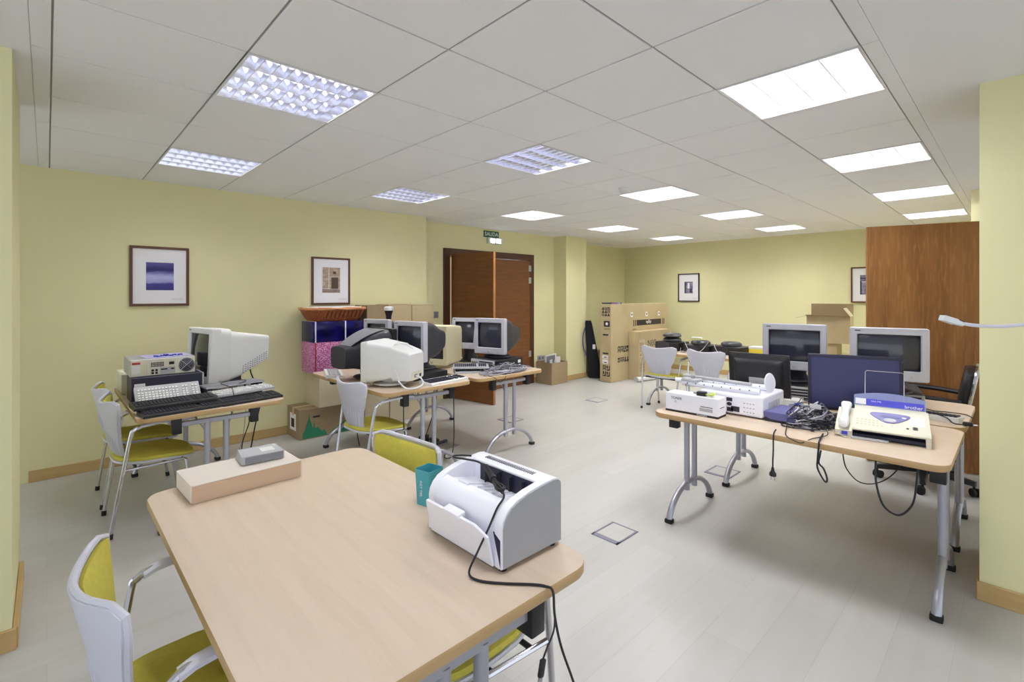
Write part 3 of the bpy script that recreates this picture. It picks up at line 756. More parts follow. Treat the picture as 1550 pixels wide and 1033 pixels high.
e = MB(); e.X = T(0, 0, .055, ry=-R(3))
for a in range(11):
    for b_ in range(4):
        f = a / 10; x = -.26 - .19 * f; hw = (.36 + (.31 - .36) * ((-x - .24) / .23)) / 2
        e.cbox((x, hw + .0006, .075 + .105 * f + b_ * .016), (.008, .002, .007))
e.build('side_vents', 'grey', mon)
desktop('black flat computer case lying under the big white tube monitor', .82, 1.20, 4.60, 4.9, TH, TH + .06, 'charcoal', 'charcoal', '+x', slots=False)
keyboard('lower black keyboard at the front left corner of the left table', .635, 3.71, TH, 6, L=.46)
keyboard('black keyboard stacked crookedly on the front left keyboard', .60, 3.80, TH + .036, 4, L=.45, rx=1.5)
keyboard('grey keyboard standing behind the front keyboards, below the black case', .605, 4.06, TH + .05, 1, 'lgrey', 'offwhite', L=.37, rx=38)
keyboard('large black keyboard at the front right corner of the left table', 1.03, 3.76, TH, 9, L=.40, D=.17)
keyboard('white keyboard resting on the large black keyboard, right end of left table', 1.03, 3.92, TH + .034, 11, 'lgrey', 'offwhite', L=.40, rx=-2)
t = thing('slim_panel', 'flat grey plastic panel lying across the keyboards before the white monitor', 'panel', (1.0, 4.06, TH + .075), R(8))
MB().box(-.20, .2, -.07, .08, 0, .014, .005).build('panel', 'grey', t); MB().box(-.2, .2, -.072, -.069, .002, .010).build('edge_strip', 'lgrey', t)
for q in (-.19, .16): MB().box(q, q + .03, -.06, .07, -.0745, .001).build('support', 'charcoal', t)
t = thing('router_box', 'small grey green router box at the back right of the left table', 'router', (1.14, 4.28, TH), R(12))
MB().box(-.09, .09, -.06, .07, .0, .055, .004).build('case', mat('greenish_grey', (150, 156, 136), .5), t); MB().box(-.085, .085, -.0615, -.0585, .008, .048).build('front_panel', 'lgrey', t)
e = MB()
for k in range(5): e.box(-.07 + k * .032, -.054 + k * .032, -.063, -.061, .014, .024 + .016 * (k % 2))
e.build('ports', 'navy', t)
cable('power_cable', 'black cord looping over the back edge of the left table beside the white monitor', [(1.22, 4.38, .98), (1.22, 4.42, .86), (1.24, 4.40, .78), (1.262, 4.36, .74), (1.262, 4.3, .6), (1.22, 4.3, .4), (1.19, 4.35, .12), (1.24, 4.5, .012), (1.35, 4.7, .006), (1.5, 4.8, .006)], .005)
cable('power_cable', 'second black cord hanging to the floor at the right end of the left table', [(1.15, 4.15, .70), (1.14, 4.15, .5), (1.10, 4.2, .3), (1.13, 4.25, .1), (1.25, 4.3, .008), (1.45, 4.5, .006)], .004)
cable('thin_cable', 'thin grey cord hanging under the keyboard table by the left wall', [(1.00, 3.72, .70), (.99, 3.75, .5), (.96, 3.8, .3), (.96, 3.9, .05), (1.0, 4.0, .006)], .002, 'cable_grey')
t = cable('signal_cable', 'black cable curled over the keyboards of the left table', [(.93, 3.74, TH + .045), (.95, 3.88, TH + .08), (.91, 4.0, TH + .1), (.96, 4.08, TH + .099), (1.04, 4.1, TH + .10), (1.08, 4.02, TH + .10), (1.02, 3.97, TH + .09)], .003)

# ================================================================== gift boxes, basket and cartons along the left wall
t = carton('tree_box', 'brown carton printed with green trees on the floor by the left wall', 1.845, 2.42, 5.04, 5.375, 0, .31, 'card_dark')
def flat(parent, name, m, pts, y):
    e = MB(); e.loft([[(x, y, z) for x, z in pts], [(x, y - .0012, z) for x, z in pts]]); return e.build(name, m, parent)
flat(t, 'tree_print', 'green_ink', [(-.255, .01), (-.255, .06), (-.23, .10), (-.22, .14), (-.20, .20), (-.19, .255), (-.18, .19), (-.165, .15), (-.155, .10), (-.145, .13), (-.135, .17), (-.13, .10), (-.10, .11), (-.06, .06), (-.03, .07), (0, .01)], -.1685)
flat(t, 'tree_print', 'green_ink', [(.02, .01), (.05, .05), (.1, .07), (.14, .11), (.19, .12), (.24, .17), (.28, .15), (.28, .01)], -.1685)
MB().box(-.15, -.08, -.1695, -.1675, .21, .228).build('hand_hole', 'ink', t)
o = MB().box(-.2895, -.2875, -.07, .09, .08, .25).build('printed_label', 'paper', t)
MB().box(-.291, -.2893, -.03, .05, .11, .20).build('label_print', 'ink', o)
carton('plain_box', 'plain cream carton between the tree carton and the pink gift box', 2.03, 2.52, 5.0, 5.37, .311, .664, 'card_light')
def gift(label, x0, x1, y0, y1, z0, z1, m, rm):
    t = thing('gift_box', label, 'gift box', ((x0 + x1) / 2, (y0 + y1) / 2, z0)); w, d, h = x1 - x0, y1 - y0, z1 - z0
    MB().box(-w / 2, w / 2, -d / 2, d / 2, 0, h, .006).build('wrapped_box', m, t)
    r = MB(); a = .002
    for q in (-w / 2 + .015, .0 + .06):
        r.box(q, q + .014, -d / 2 - a, d / 2 + a, -.0, h + a); 
    r.build('ribbon', rm, t); return t
gift('pink patterned gift box with red ribbon, below the blue gift box', 1.97, 2.46, 5.0, 5.32, .665, .985, 'pink', 'ribbon_red')
gift('dark blue foil gift box with white ribbon, under the wicker basket', 1.97, 2.52, 5.0, 5.32, .986, 1.20, 'foil', 'ribbon_white')
t = thing('wicker_basket', 'brown wicker basket on top of the blue gift box', 'basket', (2.245, 5.16, 1.2025))
def oval(w, d, z, n=40): return [(p[0], p[1], z) for p in rrect(w, d, min(w, d) * .3, 9)]
b = MB(); b.loft([oval(.50, .24, 0), oval(.56, .28, .04), oval(.61, .31, .08), oval(.65, .335, .125), oval(.63, .315, .125), oval(.54, .26, .04), oval(.48, .22, .012)]); b.build('weave', 'wicker', t)
o = oval(.655, .34, .13); r = MB(); L = len(o)
for ph in (0, PI):
    r.tube([(x + .006 * math.cos(i * 1.6 + ph), y + .006 * math.cos(i * 1.6 + ph), z + .008 * math.sin(i * 1.6 + ph)) for i, (x, y, z) in enumerate(spline(o, 3, True))], .009, 6, True)
r.build('braided_rim', mat('pale_wicker', (208, 146, 98), .6, bump=.4, bscale=140), t)
e = MB()
for k in range(9):
    x = -.14 + k * .045; e.loft([[(x, -.147, .035), (x + .012, -.147, .035), (x + .026, -.167, .105), (x + .014, -.167, .105)], [(x, -.142, .035), (x + .012, -.142, .035), (x + .026, -.162, .105), (x + .014, -.162, .105)]])
e.build('open_weave', mat('dark_wicker', (84, 40, 20), .8), t)
MB().loft([oval(.56, .27, .06), oval(.60, .29, .10), oval(.58, .26, .146), oval(.4, .16, .152)]).build('white_lining', 'paper', t)
cb = [('grey brown carton at the top left of the stack beside the basket', 2.60, 2.86, .69, 1.36, 'card_dark'), ('tan carton in the middle of the top row beside the basket', 2.868, 3.18, .69, 1.365, 'card'), ('tan carton at the right end of the top row, beside the wall corner', 3.188, 3.50, .69, 1.355, 'card')]
for lab, x0, x1, z0, z1, m in cb: carton('carton', lab, x0, x1, 5.08, 5.375, z0, z1, m, group='cartons stacked along the left wall')
carton('carton', 'cream carton behind the tube monitor table, at the bottom beside the gift boxes', 2.56, 2.86, 5.05, 5.375, 0, .688, 'card_light', group='cartons stacked along the left wall')
t = carton('carton', 'carton with a white printed paper sign, under the tube monitor table', 2.875, 3.50, 5.05, 5.375, 0, .688, 'card_light', group='cartons stacked along the left wall')
o = MB().box(-.20, .10, -.1655, -.1635, .22, .48).build('paper_sign', 'paper', t)
b = MB(); b.X = T(-.05, -.1665, .42); b.text('ATTENTION', .05); b.X = T(-.05, -.1665, .34); b.text('THIS SIDE', .055); b.X = T(-.05, -.1665, .27); b.text('UNION UP', .055); b.build('lettering', 'ink', o)
t = thing('tapered_vase', 'black tapered vase with white rim before the stacked cartons', 'vase', (2.635, 4.66, TH))
MB().lathe([(.05, 0), (.028, .05), (.022, .40), (.03, .52), (.045, .575)], 20).build('vase_body', 'black', t); MB().lathe([(.046, .575), (.052, .58), (.05, .612), (.03, .62)], 20).build('rim', 'offwhite', t)

# ================================================================== tube monitors on the middle tables
t = crt('black tube monitor turned away, beside the white monitor', 2.25, 4.05, TH + .01, 4, .40, .385, .46, 'black', 'charcoal', lift=.045, e=5, screen=True,
        secs=[(.05, .39, .005, .38), (.14, .38, .01, .375), (.24, .34, .03, .335), (.36, .27, .055, .26), (.46, .25, .06, .245)])
e = MB(); e.X = T(0, 0, .045)
e.sheet(lambda u, v: Vector((-.10 - .30 * u, (v - .5) * (.30 - .10 * u), .383 - .055 * u - .075 * u * u)), 8, 6, .003).build('top_vents', 'grey', t)
MB().box(-.33, -.27, .134, .152, .09, .115).build('rating_label', 'offwhite', t)
t = crt('white tube monitor seen from behind with a white cord, on the middle table', 1.97, 3.745, TH + .01, 122, .385, .325, .40, 'offwhite', 'offwhite', lift=.03, e=14, group='tube monitors',
        secs=[(.05, .385, .0, .325), (.09, .375, .004, .318), (.25, .31, .03, .295), (.26, .31, .012, .285), (.38, .27, .012, .245), (.40, .255, .02, .225)])
MB().box(-.4015, -.398, -.09, .105, .045, .115).build('connector_panel', 'beige', t)
e = MB(); e.box(-.404, -.401, -.075, -.045, .06, .085); e.build('power_inlet', 'pins', t)
MB().box(-.404, -.4, .0, .05, .065, .09).build('video_port', 'grey', t)
MB().tube(spline([(-.404, .03, .078), (-.45, .03, .06), (-.48, .06, .02), (-.46, .13, .001), (-.40, .19, .004), (-.33, .19, .06)], 6), .006, 8).build('cord', 'cable_white', t)
MB().tube(spline([(-.32, .165, .07), (-.28, .155, .16), (-.23, .13, .29), (-.25, .06, .335), (-.29, .0, .325), (-.36, -.02, .29)], 6), .003, 6).build('cord', 'cable_white', t)
crt('silver tube monitor with dark back on the middle table, nearest the white one', 2.345, 3.80, TH + .065, 193, .375, .36, .38, 'crtsilver', 'charcoal', lift=.08, knob=True, side=.035)
crt('small silver tube monitor half hidden at the back of the middle table', 2.37, 4.45, TH, 196, .34, .34, .28, 'crtsilver', 'charcoal', lift=.16, secs=[(.05, .33, .006, .334), (.13, .31, .02, .32), (.20, .26, .05, .28), (.28, .20, .09, .24)])
crt('yellowed beige tube monitor between the silver ones, seen from its side', 2.82, 4.12, TH, 205, .33, .40, .36, 'yellowed', 'yellowed', lift=.03, e=16, screen=True,
    secs=[(.05, .33, 0, .40), (.12, .33, 0, .40), (.2, .33, .0, .40), (.34, .31, .01, .385), (.36, .30, .02, .37)])
desktop('black flat computer case under the nearest silver tube monitor, middle table', 2.26, 2.63, 3.58, 3.88, TH, TH + .064, 'black', 'black', '-x', slots=False)
keyboard('black and white keyboard along the front edge of the middle table', 2.46, 3.41, TH, 8, 'offwhite', 'navy', L=.43)
keyboard('white keyboard lying by the left edge of the middle table', 1.93, 4.42, TH, 70, 'offwhite', 'lgrey', L=.40)
crt('larger silver tube monitor with grey back on the table by the door', 3.215, 3.70, TH + .107, 195, .365, .36, .43, 'crtsilver', 'charcoal', lift=.04, side=.035)
crt('silver tube monitor leaning back, behind the larger one by the door', 3.30, 4.24, TH, 200, .34, .34, .38, 'crtsilver', 'charcoal', lift=.155, tilt=9)
desktop('black computer case with silver slotted front under the monitor by the door', 3.10, 3.53, 3.52, 3.85, TH, TH + .105, 'black', 'lgrey', '-x', rz=R(4))
mon = [o for o in C.objects if o.name.startswith('desktop_computer')][-1]
MB().box(.13, .17, -.1665, -.1645, .055, .085).build('sticker', 'paper', mon); MB().box(.14, .17, -.1665, -.1645, .02, .04).build('sticker', 'paper', mon)
keyboard('upper keyboard of the pair stacked on the table by the door', 2.95, 3.66, TH + .042, -38, 'lgrey', 'navy', L=.34, D=.16)
keyboard('lower keyboard of the pair stacked on the table by the door', 2.96, 3.64, TH, -30, 'lgrey', 'navy', L=.36, D=.16)
def tangle(label, cx, cy, z0, rx, ry, h, n, mats, seed, m0='cable_grey'):
    q = random.Random(seed); objs = []
    bs = {m: MB() for m in mats}
    for k in range(n):
        a0 = q.random() * 6.28; pts = []; ex = .45 + .55 * q.random()
        ox, oy = (q.random() - .5) * rx * .5, (q.random() - .5) * ry * .5
        for s in range(9):
            a = a0 + s * (.55 + .35 * q.random()); f = ex * (.6 + .4 * q.random())
            x, y = cx + ox + rx * f * math.cos(a), cy + oy + ry * f * math.sin(a)
            e_ = min(1, math.hypot((x - cx) / rx, (y - cy) / ry))
            pts.append((x, y, z0 + .004 + h * (k / n) * (1 - .75 * e_ ** 2) * (.5 + .5 * q.random())))
        bs[mats[k % len(mats)]].tube(spline(pts, 5), .0022 + .0018 * (k % 3 == 0), 5)
    t = thing('cable_tangle', label, 'cables'); t['kind'] = 'stuff'
    for m in mats: bs[m].build('cable_strands', m, t)['kind'] = 'stuff'
    return t
tangle('tangled heap of grey and black cables on the table by the door', 3.18, 3.41, TH, .30, .10, .12, 36, ['cable_grey', 'cable_black', 'cable_white'], 3)
cable('loose_cable', 'black cable drooping over the front edge of the table by the door', [(2.95, 3.42, TH + .01), (2.90, 3.33, TH + .005), (2.92, 3.285, TH - .005), (2.98, 3.275, TH - .05), (3.05, 3.28, TH - .02), (3.1, 3.33, TH + .006), (3.2, 3.4, TH + .01)], .003)
cable('loose_cable', 'black cable curving to the right back corner of the table by the door', [(3.3, 3.42, TH + .02), (3.42, 3.38, TH + .03), (3.50, 3.46, TH + .04), (3.55, 3.6, TH + .012), (3.54, 3.8, TH + .006)], .004)
t = thing('floor_power_box', 'floor outlet box with raised dark lid under the middle table', 'floor box', (2.75, 3.86, 0), R(8))
MB().box(-.16, .16, -.10, .10, 0, .012, .002, 1).build('frame', 'alu', t); MB().box(-.15, .15, .07, .1, .012, .035, .004).build('lid', 'charcoal', t)
for k, (x, y) in enumerate(((2.72, 4.12), (2.62, 4.05), (2.80, 4.05))):
    t = thing('power_adapter', ['black power adapter on the floor under the middle table, farthest back', 'black power adapter on the floor under the middle table, at left', 'black power adapter on the floor under the middle table, at right'][k], 'power adapter', (x, y, 0), R(20 + 30 * k), 'power adapters under the middle table')
    MB().box(-.05, .05, -.03, .03, 0, .045 + .03 * (k == 0), .006).build('adapter_body', 'black', t)
    MB().tube(spline([(.05, 0, .02), (.09, .02, .01), (.12, -.02, .006), (.16, .0, .006)], 5), .003, 6).build('cord', 'cable_black', t)
for lab, pts in (('black cable hanging from the left hinge block of the middle table', [(2.03, 3.36, .60), (2.06, 3.4, .4), (2.2, 3.55, .15), (2.4, 3.8, .02), (2.58, 4.0, .008)]),
                 ('black cable hanging straight to the floor at the right of the middle table', [(2.52, 3.36, .60), (2.53, 3.37, .4), (2.55, 3.4, .2), (2.56, 3.45, .06), (2.6, 3.6, .006), (2.7, 3.72, .012)]),
                 ('black cable slanting between the legs of the middle table', [(2.45, 3.5, .70), (2.42, 3.5, .5), (2.36, 3.55, .25), (2.36, 3.65, .04), (2.42, 3.8, .006)]),
                 ('thin black cable before the cream carton under the middle table', [(2.2, 4.3, .70), (2.17, 4.35, .45), (2.15, 4.4, .2), (2.2, 4.45, .006)])):
    cable('hanging_cable', lab, pts, .0045)

# ================================================================== floor by the pillar and far corner
t = thing('open_carton', 'small open carton of scrap on the floor right of the double door', 'carton', (6.165, 5.475, 0))
b = MB(); w_, d_, h_ = .40, .35, .36
o0 = [(-w_ / 2, -d_ / 2), (w_ / 2, -d_ / 2), (w_ / 2, d_ / 2), (-w_ / 2, d_ / 2)]
b.loft([[(x, y, 0) for x, y in o0], [(x, y, h_) for x, y in o0], [(x * .97, y * .97, h_) for x, y in o0], [(x * .97, y * .97, .02) for x, y in o0]])
b.build('box_body', 'card_dark', t)
t = thing('scrap_panel', 'grey framed panel sticking out of the small open carton', 'panel', (6.15, 5.50, .03), rot=(R(8), R(-6), R(-8)))
MB().box(-.11, .11, -.008, .008, 0, .45, .002, 1).build('panel', 'grey', t)
f = MB()
for q in ((-.115, -.095, 0, .455), (.095, .115, 0, .455), (-.115, .115, .44, .46)): f.box(q[0], q[1], -.012, .012, q[2], q[3])
f.build('frame', 'offwhite', t)
for k, (x, y, a, hh) in enumerate(((6.06, 5.40, 25, .40), (6.12, 5.37, 40, .385), (6.28, 5.44, -15, .43))):
    t = thing('paper_sheet', ['white paper poking from the left of the small open carton', 'folded white paper at the front of the small open carton', 'white packet at the right inside the small open carton'][k], 'paper', (x, y, .022), R(a))
    MB().box(-.07 + .03 * (k == 2), .07 - .03 * (k == 2), -.003 - .01 * (k == 2), .003 + .01 * (k == 2), 0, hh - .02).build('sheet', 'paper', t)

t = thing('tv_carton', 'huge brown television carton standing in the far corner', 'carton', (7.79, 4.875, 0))
MB().box(-.94, .94, -.115, .115, 0, 1.325, .006, 1).build('box_body', 'card', t)
yf = -.1155
b = MB(); b.box(-.15, .70, yf - .001, yf + .001, .93, 1.03); o = b.build('dark_print_band', 'ink', t)
e = MB(); e.X = T(.25, yf - .0015, .98) @ Matrix.Rotation(R(180), 4, 'Y'); e.text('digifo', .085); e.build('lettering', 'white_ink', o)
for q in (-.26, -.20, .75, .80): MB().box(q, q + .025, yf - .001, yf + .001, .925, 1.035).build('print_bar', 'ink', t)
for x in (-.31, .18, .62):
    o = MB().box(x - .035, x + .035, yf - .001, yf + .001, 1.09, 1.17).build('small_icon', 'paper', t)
    MB().box(x - .012, x + .015, yf - .0018, yf - .0009, 1.115, 1.15).build('icon_mark', 'ink', o)
def icons(parent, name, x0, x1, z0, z1, nx, nz, y, seed, ax='y', m='ink'):
    q = random.Random(seed); e = MB()
    for a in range(nx):
        for b_ in range(nz):
            u0 = x0 + (x1 - x0) * a / nx; u1 = x0 + (x1 - x0) * (a + .82) / nx; v0 = z0 + (z1 - z0) * b_ / nz; v1 = z0 + (z1 - z0) * (b_ + .82) / nz
            c = q.randint(0, 3)
            rs = [[(0, 1, 0, .25), (0, .3, 0, 1), (.6, 1, .4, 1)], [(0, 1, .0, .4), (.2, .7, .4, 1)], [(0, .2, 0, 1), (.8, 1, 0, 1), (0, 1, .8, 1), (.35, .65, .2, .6)], [(0, 1, .6, 1), (.0, .5, 0, .45), (.7, 1, 0, .5)]][c]
            for r in rs:
                p = (u0 + (u1 - u0) * r[0], u0 + (u1 - u0) * r[1], v0 + (v1 - v0) * r[2], v0 + (v1 - v0) * r[3])
                if ax == 'y': e.box(p[0], p[1], y - .001, y + .001, p[2], p[3])
                else: e.box(y - .001, y + .001, p[0], p[1], p[2], p[3])
    return e.build(name, m, parent)
icons(t, 'printed_icons', -.74, -.40, .49, .62, 4, 1, yf, 5); icons(t, 'printed_icons', -.74, -.40, .32, .42, 5, 1, yf, 9)
xf = -.9405
icons(t, 'handling_icons', -.09, .065, .10, .30, 2, 2, xf, 2, 'x'); icons(t, 'handling_icons', -.09, .08, 1.12, 1.28, 3, 3, xf, 8, 'x')
MB().box(xf - .001, xf + .001, -.09, .03, .94, 1.04).build('logo_block', 'ink', t)
MB().lathe([(.026, -.001), (.026, .001)], 16).build('logo_disc', 'white_ink', t, (xf - .001, -.03, .99), (0, R(90), 0))
MB().box(xf - .001, xf + .001, -.09, .03, .89, .915).build('logo_caption', 'card_dark', t)
for z in (.79, .475): MB().box(xf - .001, xf + .001, -.06, .05, z, z + .025).build('hand_hole', 'pins', t)
for z0, z1 in ((.40, .455), (.31, .385)):
    o = MB().box(xf - .001, xf + .001, -.055, .06, z0, z1).build('printed_label', 'paper', t)
    MB().box(xf - .0018, xf - .0008, -.03, .03, z0 + .015, z0 + .03).build('label_print', 'ink', o)
fr_ = MB()
for q in ((-.27, -.26, .32, .87), (-.27, -.16, .86, .87), (-.27, -.16, .32, .33)): fr_.box(q[0], q[1], yf - .001, yf + .001, q[2], q[3])
fr_.build('outline_print', 'ink', t)
t = thing('bright_leaflet', 'purple and cyan packet lying on top of the television carton', 'packet', (7.05, 4.875, 1.3255), R(2))
MB().box(-.17, .15, -.10, .10, 0, .022, .002, 1).build('packet_body', 'navy', t); MB().box(-.17, .15, -.102, -.099, .003, .019).build('purple_edge', 'purple', t); MB().box(.02, .09, -.1035, -.1015, .003, .019).build('cyan_edge', 'cyan', t)
t = carton('nec_carton', 'brown carton lettered NEC in front of the huge television carton', 7.38, 8.5, 4.56, 4.755, 0, .84, 'card')
b = MB(); b.X = T(-.12, -.0985, .62); b.text('NEC', .15); b.build('lettering', 'ink', t)
MB().box(-.54, -.36, -.0995, -.0965, .40, .70).build('side_label', 'card_light', t)
icons(t, 'printed_icons', -.53, -.38, .42, .66, 2, 4, -.1, 4, 'y', 'card_dark'); icons(t, 'printed_icons', -.52, -.36, .14, .30, 3, 3, -.0985, 6, 'y', 'card_dark')
t = thing('white_tube', 'white cardboard tube on the floor before the NEC carton', 'tube', (0, 0, 0))
b = MB(); b.cyl((7.22, 4.50, .043), (8.1, 4.36, .043), .042, 16); b.build('tube_body', 'offwhite', t)
MB().cyl((7.205, 4.502, .046), (7.224, 4.499, .046), .045, 16).build('end_cap', 'lgrey', t)
t = thing('instrument_bag', 'tall black padded bag leaning beside the huge television carton', 'bag', (7.10, 5.27, 0), R(-58))
b = MB(); rg = []
for z, w_, d_ in ((0, .26, .14), (.03, .30, .16), (.3, .27, .15), (.55, .22, .13), (.8, .18, .11), (.97, .15, .10), (1.02, .12, .07)):
    rg.append([(-.12 * z + p[0] * .8, p[1] - .03 * z, z) for p in rrect(w_, d_, min(w_, d_) * .4, 5)])
b.loft(rg); b.build('bag_body', 'matte_black', t)
MB().tube(spline([(-.17, -.07, .9), (-.21, -.09, .75), (-.20, -.09, .55), (-.15, -.08, .4)], 5), .012, 6).build('strap', 'bluebox', t)
MB().box(-.04, .01, -.092, -.080, .52, .60).build('white_tag', 'paper', t)
carton('plain_box', 'small dark carton behind the black bag in the far corner', 7.35, 7.65, 5.4, 5.7, 0, .45, 'card_dark')
t = thing('open_carton', 'tall opened carton with raised flaps before the back wall', 'carton', (8.14, 1.90, .80), R(6))
b = MB(); w_, d_, h_ = .40, .52, .38
o0 = [(-w_ / 2, -d_ / 2), (w_ / 2, -d_ / 2), (w_ / 2, d_ / 2), (-w_ / 2, d_ / 2)]
b.loft([[(x, y, 0) for x, y in o0], [(x, y, h_) for x, y in o0], [(x * .97, y * .97, h_) for x, y in o0], [(x * .97, y * .97, .02) for x, y in o0]]); b.build('box_body', 'card', t)
e = MB(); e.box(w_ / 2 - .006, w_ / 2, -d_ / 2, d_ / 2, h_, h_ + .17); e.build('flap', 'card_dark', t)
e = MB(); e.X = T(-w_ / 2, 0, h_, ry=R(-80)); e.box(-.004, 0, -d_ / 2, d_ / 2, 0, .10); e.build('flap', 'card_dark', t)
e = MB(); e.X = T(0, d_ / 2, h_, rx=R(-104)); e.box(-w_ / 2, w_ / 2, -.004, 0, 0, .15); e.build('flap', 'card', t)
e = MB(); e.X = T(0, -d_ / 2, h_, rx=R(-35)); e.box(-w_ / 2, w_ / 2, 0, .004, 0, .14); e.build('flap', 'card_light', t)
carton('plain_box', 'little carton holding up the tall opened carton before the back wall', 8.0, 8.25, 1.78, 2.02, .63, .797, 'card')
carton('plain_box', 'large carton at the bottom of the stack before the back wall', 7.85, 8.5, 1.55, 2.3, 0, .628, 'card_light')

# ================================================================== far table: black devices
def device(label, x, y, w, d, h, n, rz=0, wires=0):
    t = thing('black_device', label, 'electronic device', (x, y, TH), R(rz), 'black devices on the far table')
    MB().box(-d / 2, d / 2, -w / 2, w / 2, .006, h, .008).build('case', 'black', t)
    MB().box(-d / 2 - .003, -d / 2 + .001, -w * .1, w * .42, .02, h - .012, .001, 1).build('front_panel', 'charcoal', t)
    for k in range(n):
        z = h + k * .058
        o = MB().lathe([(.085, 0), (.118, .010), (.122, .024), (.112, .040), (.09, .052), (.05, .056)], 28, 1, 1, (0, 0, z)).build('round_top', 'black', t)
        MB().lathe([(.1195, .0), (.1225, .003), (.1195, .006)], 28, 1, 1, (0, 0, z + .012)).build('trim_ring', 'grey', o)
    for k in range(wires):
        s = -1 if k else 1
        MB().tube(spline([(-d / 2, s * .15, h + .04), (-d / 2 - .03, s * .10, h * .6), (-d / 2 - .04, s * .05, .02), (-d / 2 - .03, .0, .01)], 6), .003, 6).build('wire', 'cable_white', t)
    return t
device('leftmost black device, with two stacked round tops, before the NEC carton', 6.13, 3.27, .34, .30, .115, 2)
device('middle black device with a wire handle on the far table', 6.15, 2.88, .33, .30, .10, 1, 3, 2)
device('rightmost black device, next to the yellow box on the far table', 6.18, 2.50, .36, .32, .105, 1, -4, 1)
t = thing('yellow_box', 'yellow plastic box at the right of the black devices', 'box', (6.25, 2.19, TH))
MB().box(-.08, .08, -.10, .10, 0, .09, .004).build('box_body', 'yellow', t); MB().box(-.083, .083, -.103, .103, .09, .115, .004).build('clear_lid', 'offwhite', t)
t = thing('lime_packet', 'lime packet behind the black devices on the far table', 'packet', (6.42, 3.06, TH), R(10))
MB().box(-.03, .03, -.06, .06, 0, .15, .004).build('packet_body', 'lime', t); MB().box(-.031, .031, -.061, .061, .15, .165).build('fold', 'paper', t)
cable('headset_cable', 'grey cord trailing between two black devices on the far table', [(6.0, 3.08, TH + .05), (5.95, 3.06, TH + .02), (5.90, 3.02, TH + .005), (5.92, 2.97, TH + .004), (5.98, 3.02, TH + .004), (6.0, 2.98, TH + .03)], .004, 'cable_grey')
M['outlet_grey'] = mat('outlet_frame_metal', (128, 128, 146), .45, .2)

# ================================================================== right-hand tables
t = thing('toner_box', 'long white carton lettered TONER at the left end of the fax table', 'box', (2.943, 1.415, TH), R(1))
bw, bl, bh = .118, .335, .118
MB().box(-bw / 2, bw / 2, -bl / 2, bl / 2, .012, bh, .002, 1).build('box_body', 'white', t)
MB().box(-bw / 2 - .0006, bw / 2 + .0006, -bl / 2 - .0006, bl / 2 + .0006, 0, .0125).build('dark_base_band', 'ink', t)
XF = Matrix.Rotation(R(-90), 4, 'Z')
e = MB(); e.X = T(-bw / 2 - .0004, .095, .088) @ XF; e.text('TONER', .022); e.build('lettering', 'greydark', t)
e = MB(); e.X = T(-bw / 2 - .0012, -.07, .0062) @ XF; e.text('ECOLOGICO', .011); e.build('lettering', 'white_ink', t)
e = MB(); e.tube([(-bw / 2 - .0005, .10 + .008 * math.cos(a), .066 + .008 * math.sin(a)) for a in (1.57, 3.66, 5.76)], .0012, 4, True); e.build('recycling_mark', 'greydark', t)
e = MB(); e.box(-bw / 2 - .0008, -bw / 2, -.135, -.06, .058, .062); e.box(-.03, .035, -bl / 2 - .0008, -bl / 2, .058, .062); e.build('printed_stripe', 'ink', t)
e = MB(); e.box(-bw / 2 - .0007, -bw / 2, -.135, -.055, .032, .052); e.build('printed_text', 'lgrey', t)
t = thing('plug_adapter', 'small black plug lying on the white TONER carton', 'plug', (2.93, 1.365, TH + bh), R(8))
MB().box(-.02, .02, -.028, .028, 0, .026, .005).build('plug_body', 'black', t); MB().cyl((0, .028, .013), (0, .05, .013), .007, 8).build('plug_tip', 'alu', t)
t = thing('lime_tag', 'crumpled lime yellow tag on the white TONER carton', 'tag', (2.93, 1.31, TH + bh))
b = MB()
for k in range(7):
    a = k * .9; b.cbox((.012 * math.cos(a), .018 * math.sin(a), .007 + .0025 * k), (.022, .024, .006), .002, 1)
b.build('tag_body', 'lime', t)

t = thing('white_projector', 'white boxy machine with ports and small display, right of TONER carton', 'projector', (3.24, 1.245, TH), R(0))
w_, d_, h_ = .37, .385, .135
MB().box(-w_ / 2, w_ / 2, -d_ / 2, d_ / 2, .008, h_, .014, 3).build('case', 'white', t)
xf = -w_ / 2 - .0006
MB().box(xf - .001, xf + .002, -.16, .165, .02, .118, .001, 1).build('rear_panel', 'white', t)
for q in ((.12, .15, .085, .1), (.10, .17, .06, .08), (.15, .165, .06, .082), (.055, .075, .06, .08), (.03, .075, .065, .085), (.03, .05, .03, .055), (.055, .085, .022, .04), (-.015, .02, .085, .107), (-.02, .018, .022, .048)):
    MB().box(xf - .0025, xf, q[0], q[1], q[2], q[3]).build('port', 'charcoal', t)
MB().lathe([(.014, 0), (.014, .003)], 16, .8, 1.1).build('round_port', 'charcoal', t, (xf - .0025, .003, .068), (0, R(90), 0))
MB().box(xf - .0025, xf, -.058, -.008, .026, .058).build('display_window', 'charcoal', t)
e = MB()
for a in range(4):
    for b_ in range(3): e.box(xf - .0015, xf, -.145 + a * .018, -.135 + a * .018, .03 + b_ * .026, .036 + b_ * .026)
e.build('printed_symbols', 'lgrey', t)
e = MB()
for k in range(9): e.box(-.09 + k * .022, -.082 + k * .022, -d_ / 2 - .001, -d_ / 2 + .001, .03, .09)
e.build('side_vents', 'lgrey', t)
t = thing('ceiling_mount', 'white perforated projector mount poles lying on the white boxy machine', 'projector mount', (0, 0, TH + .1355))
o = MB().cyl((3.16, 1.66, .018), (3.30, 1.08, .022), .0165, 14).build('pole', 'white', t)
o2 = MB().cyl((3.07, 1.56, .022), (3.10, 1.085, .022), .0165, 14).build('pole', 'white', t)
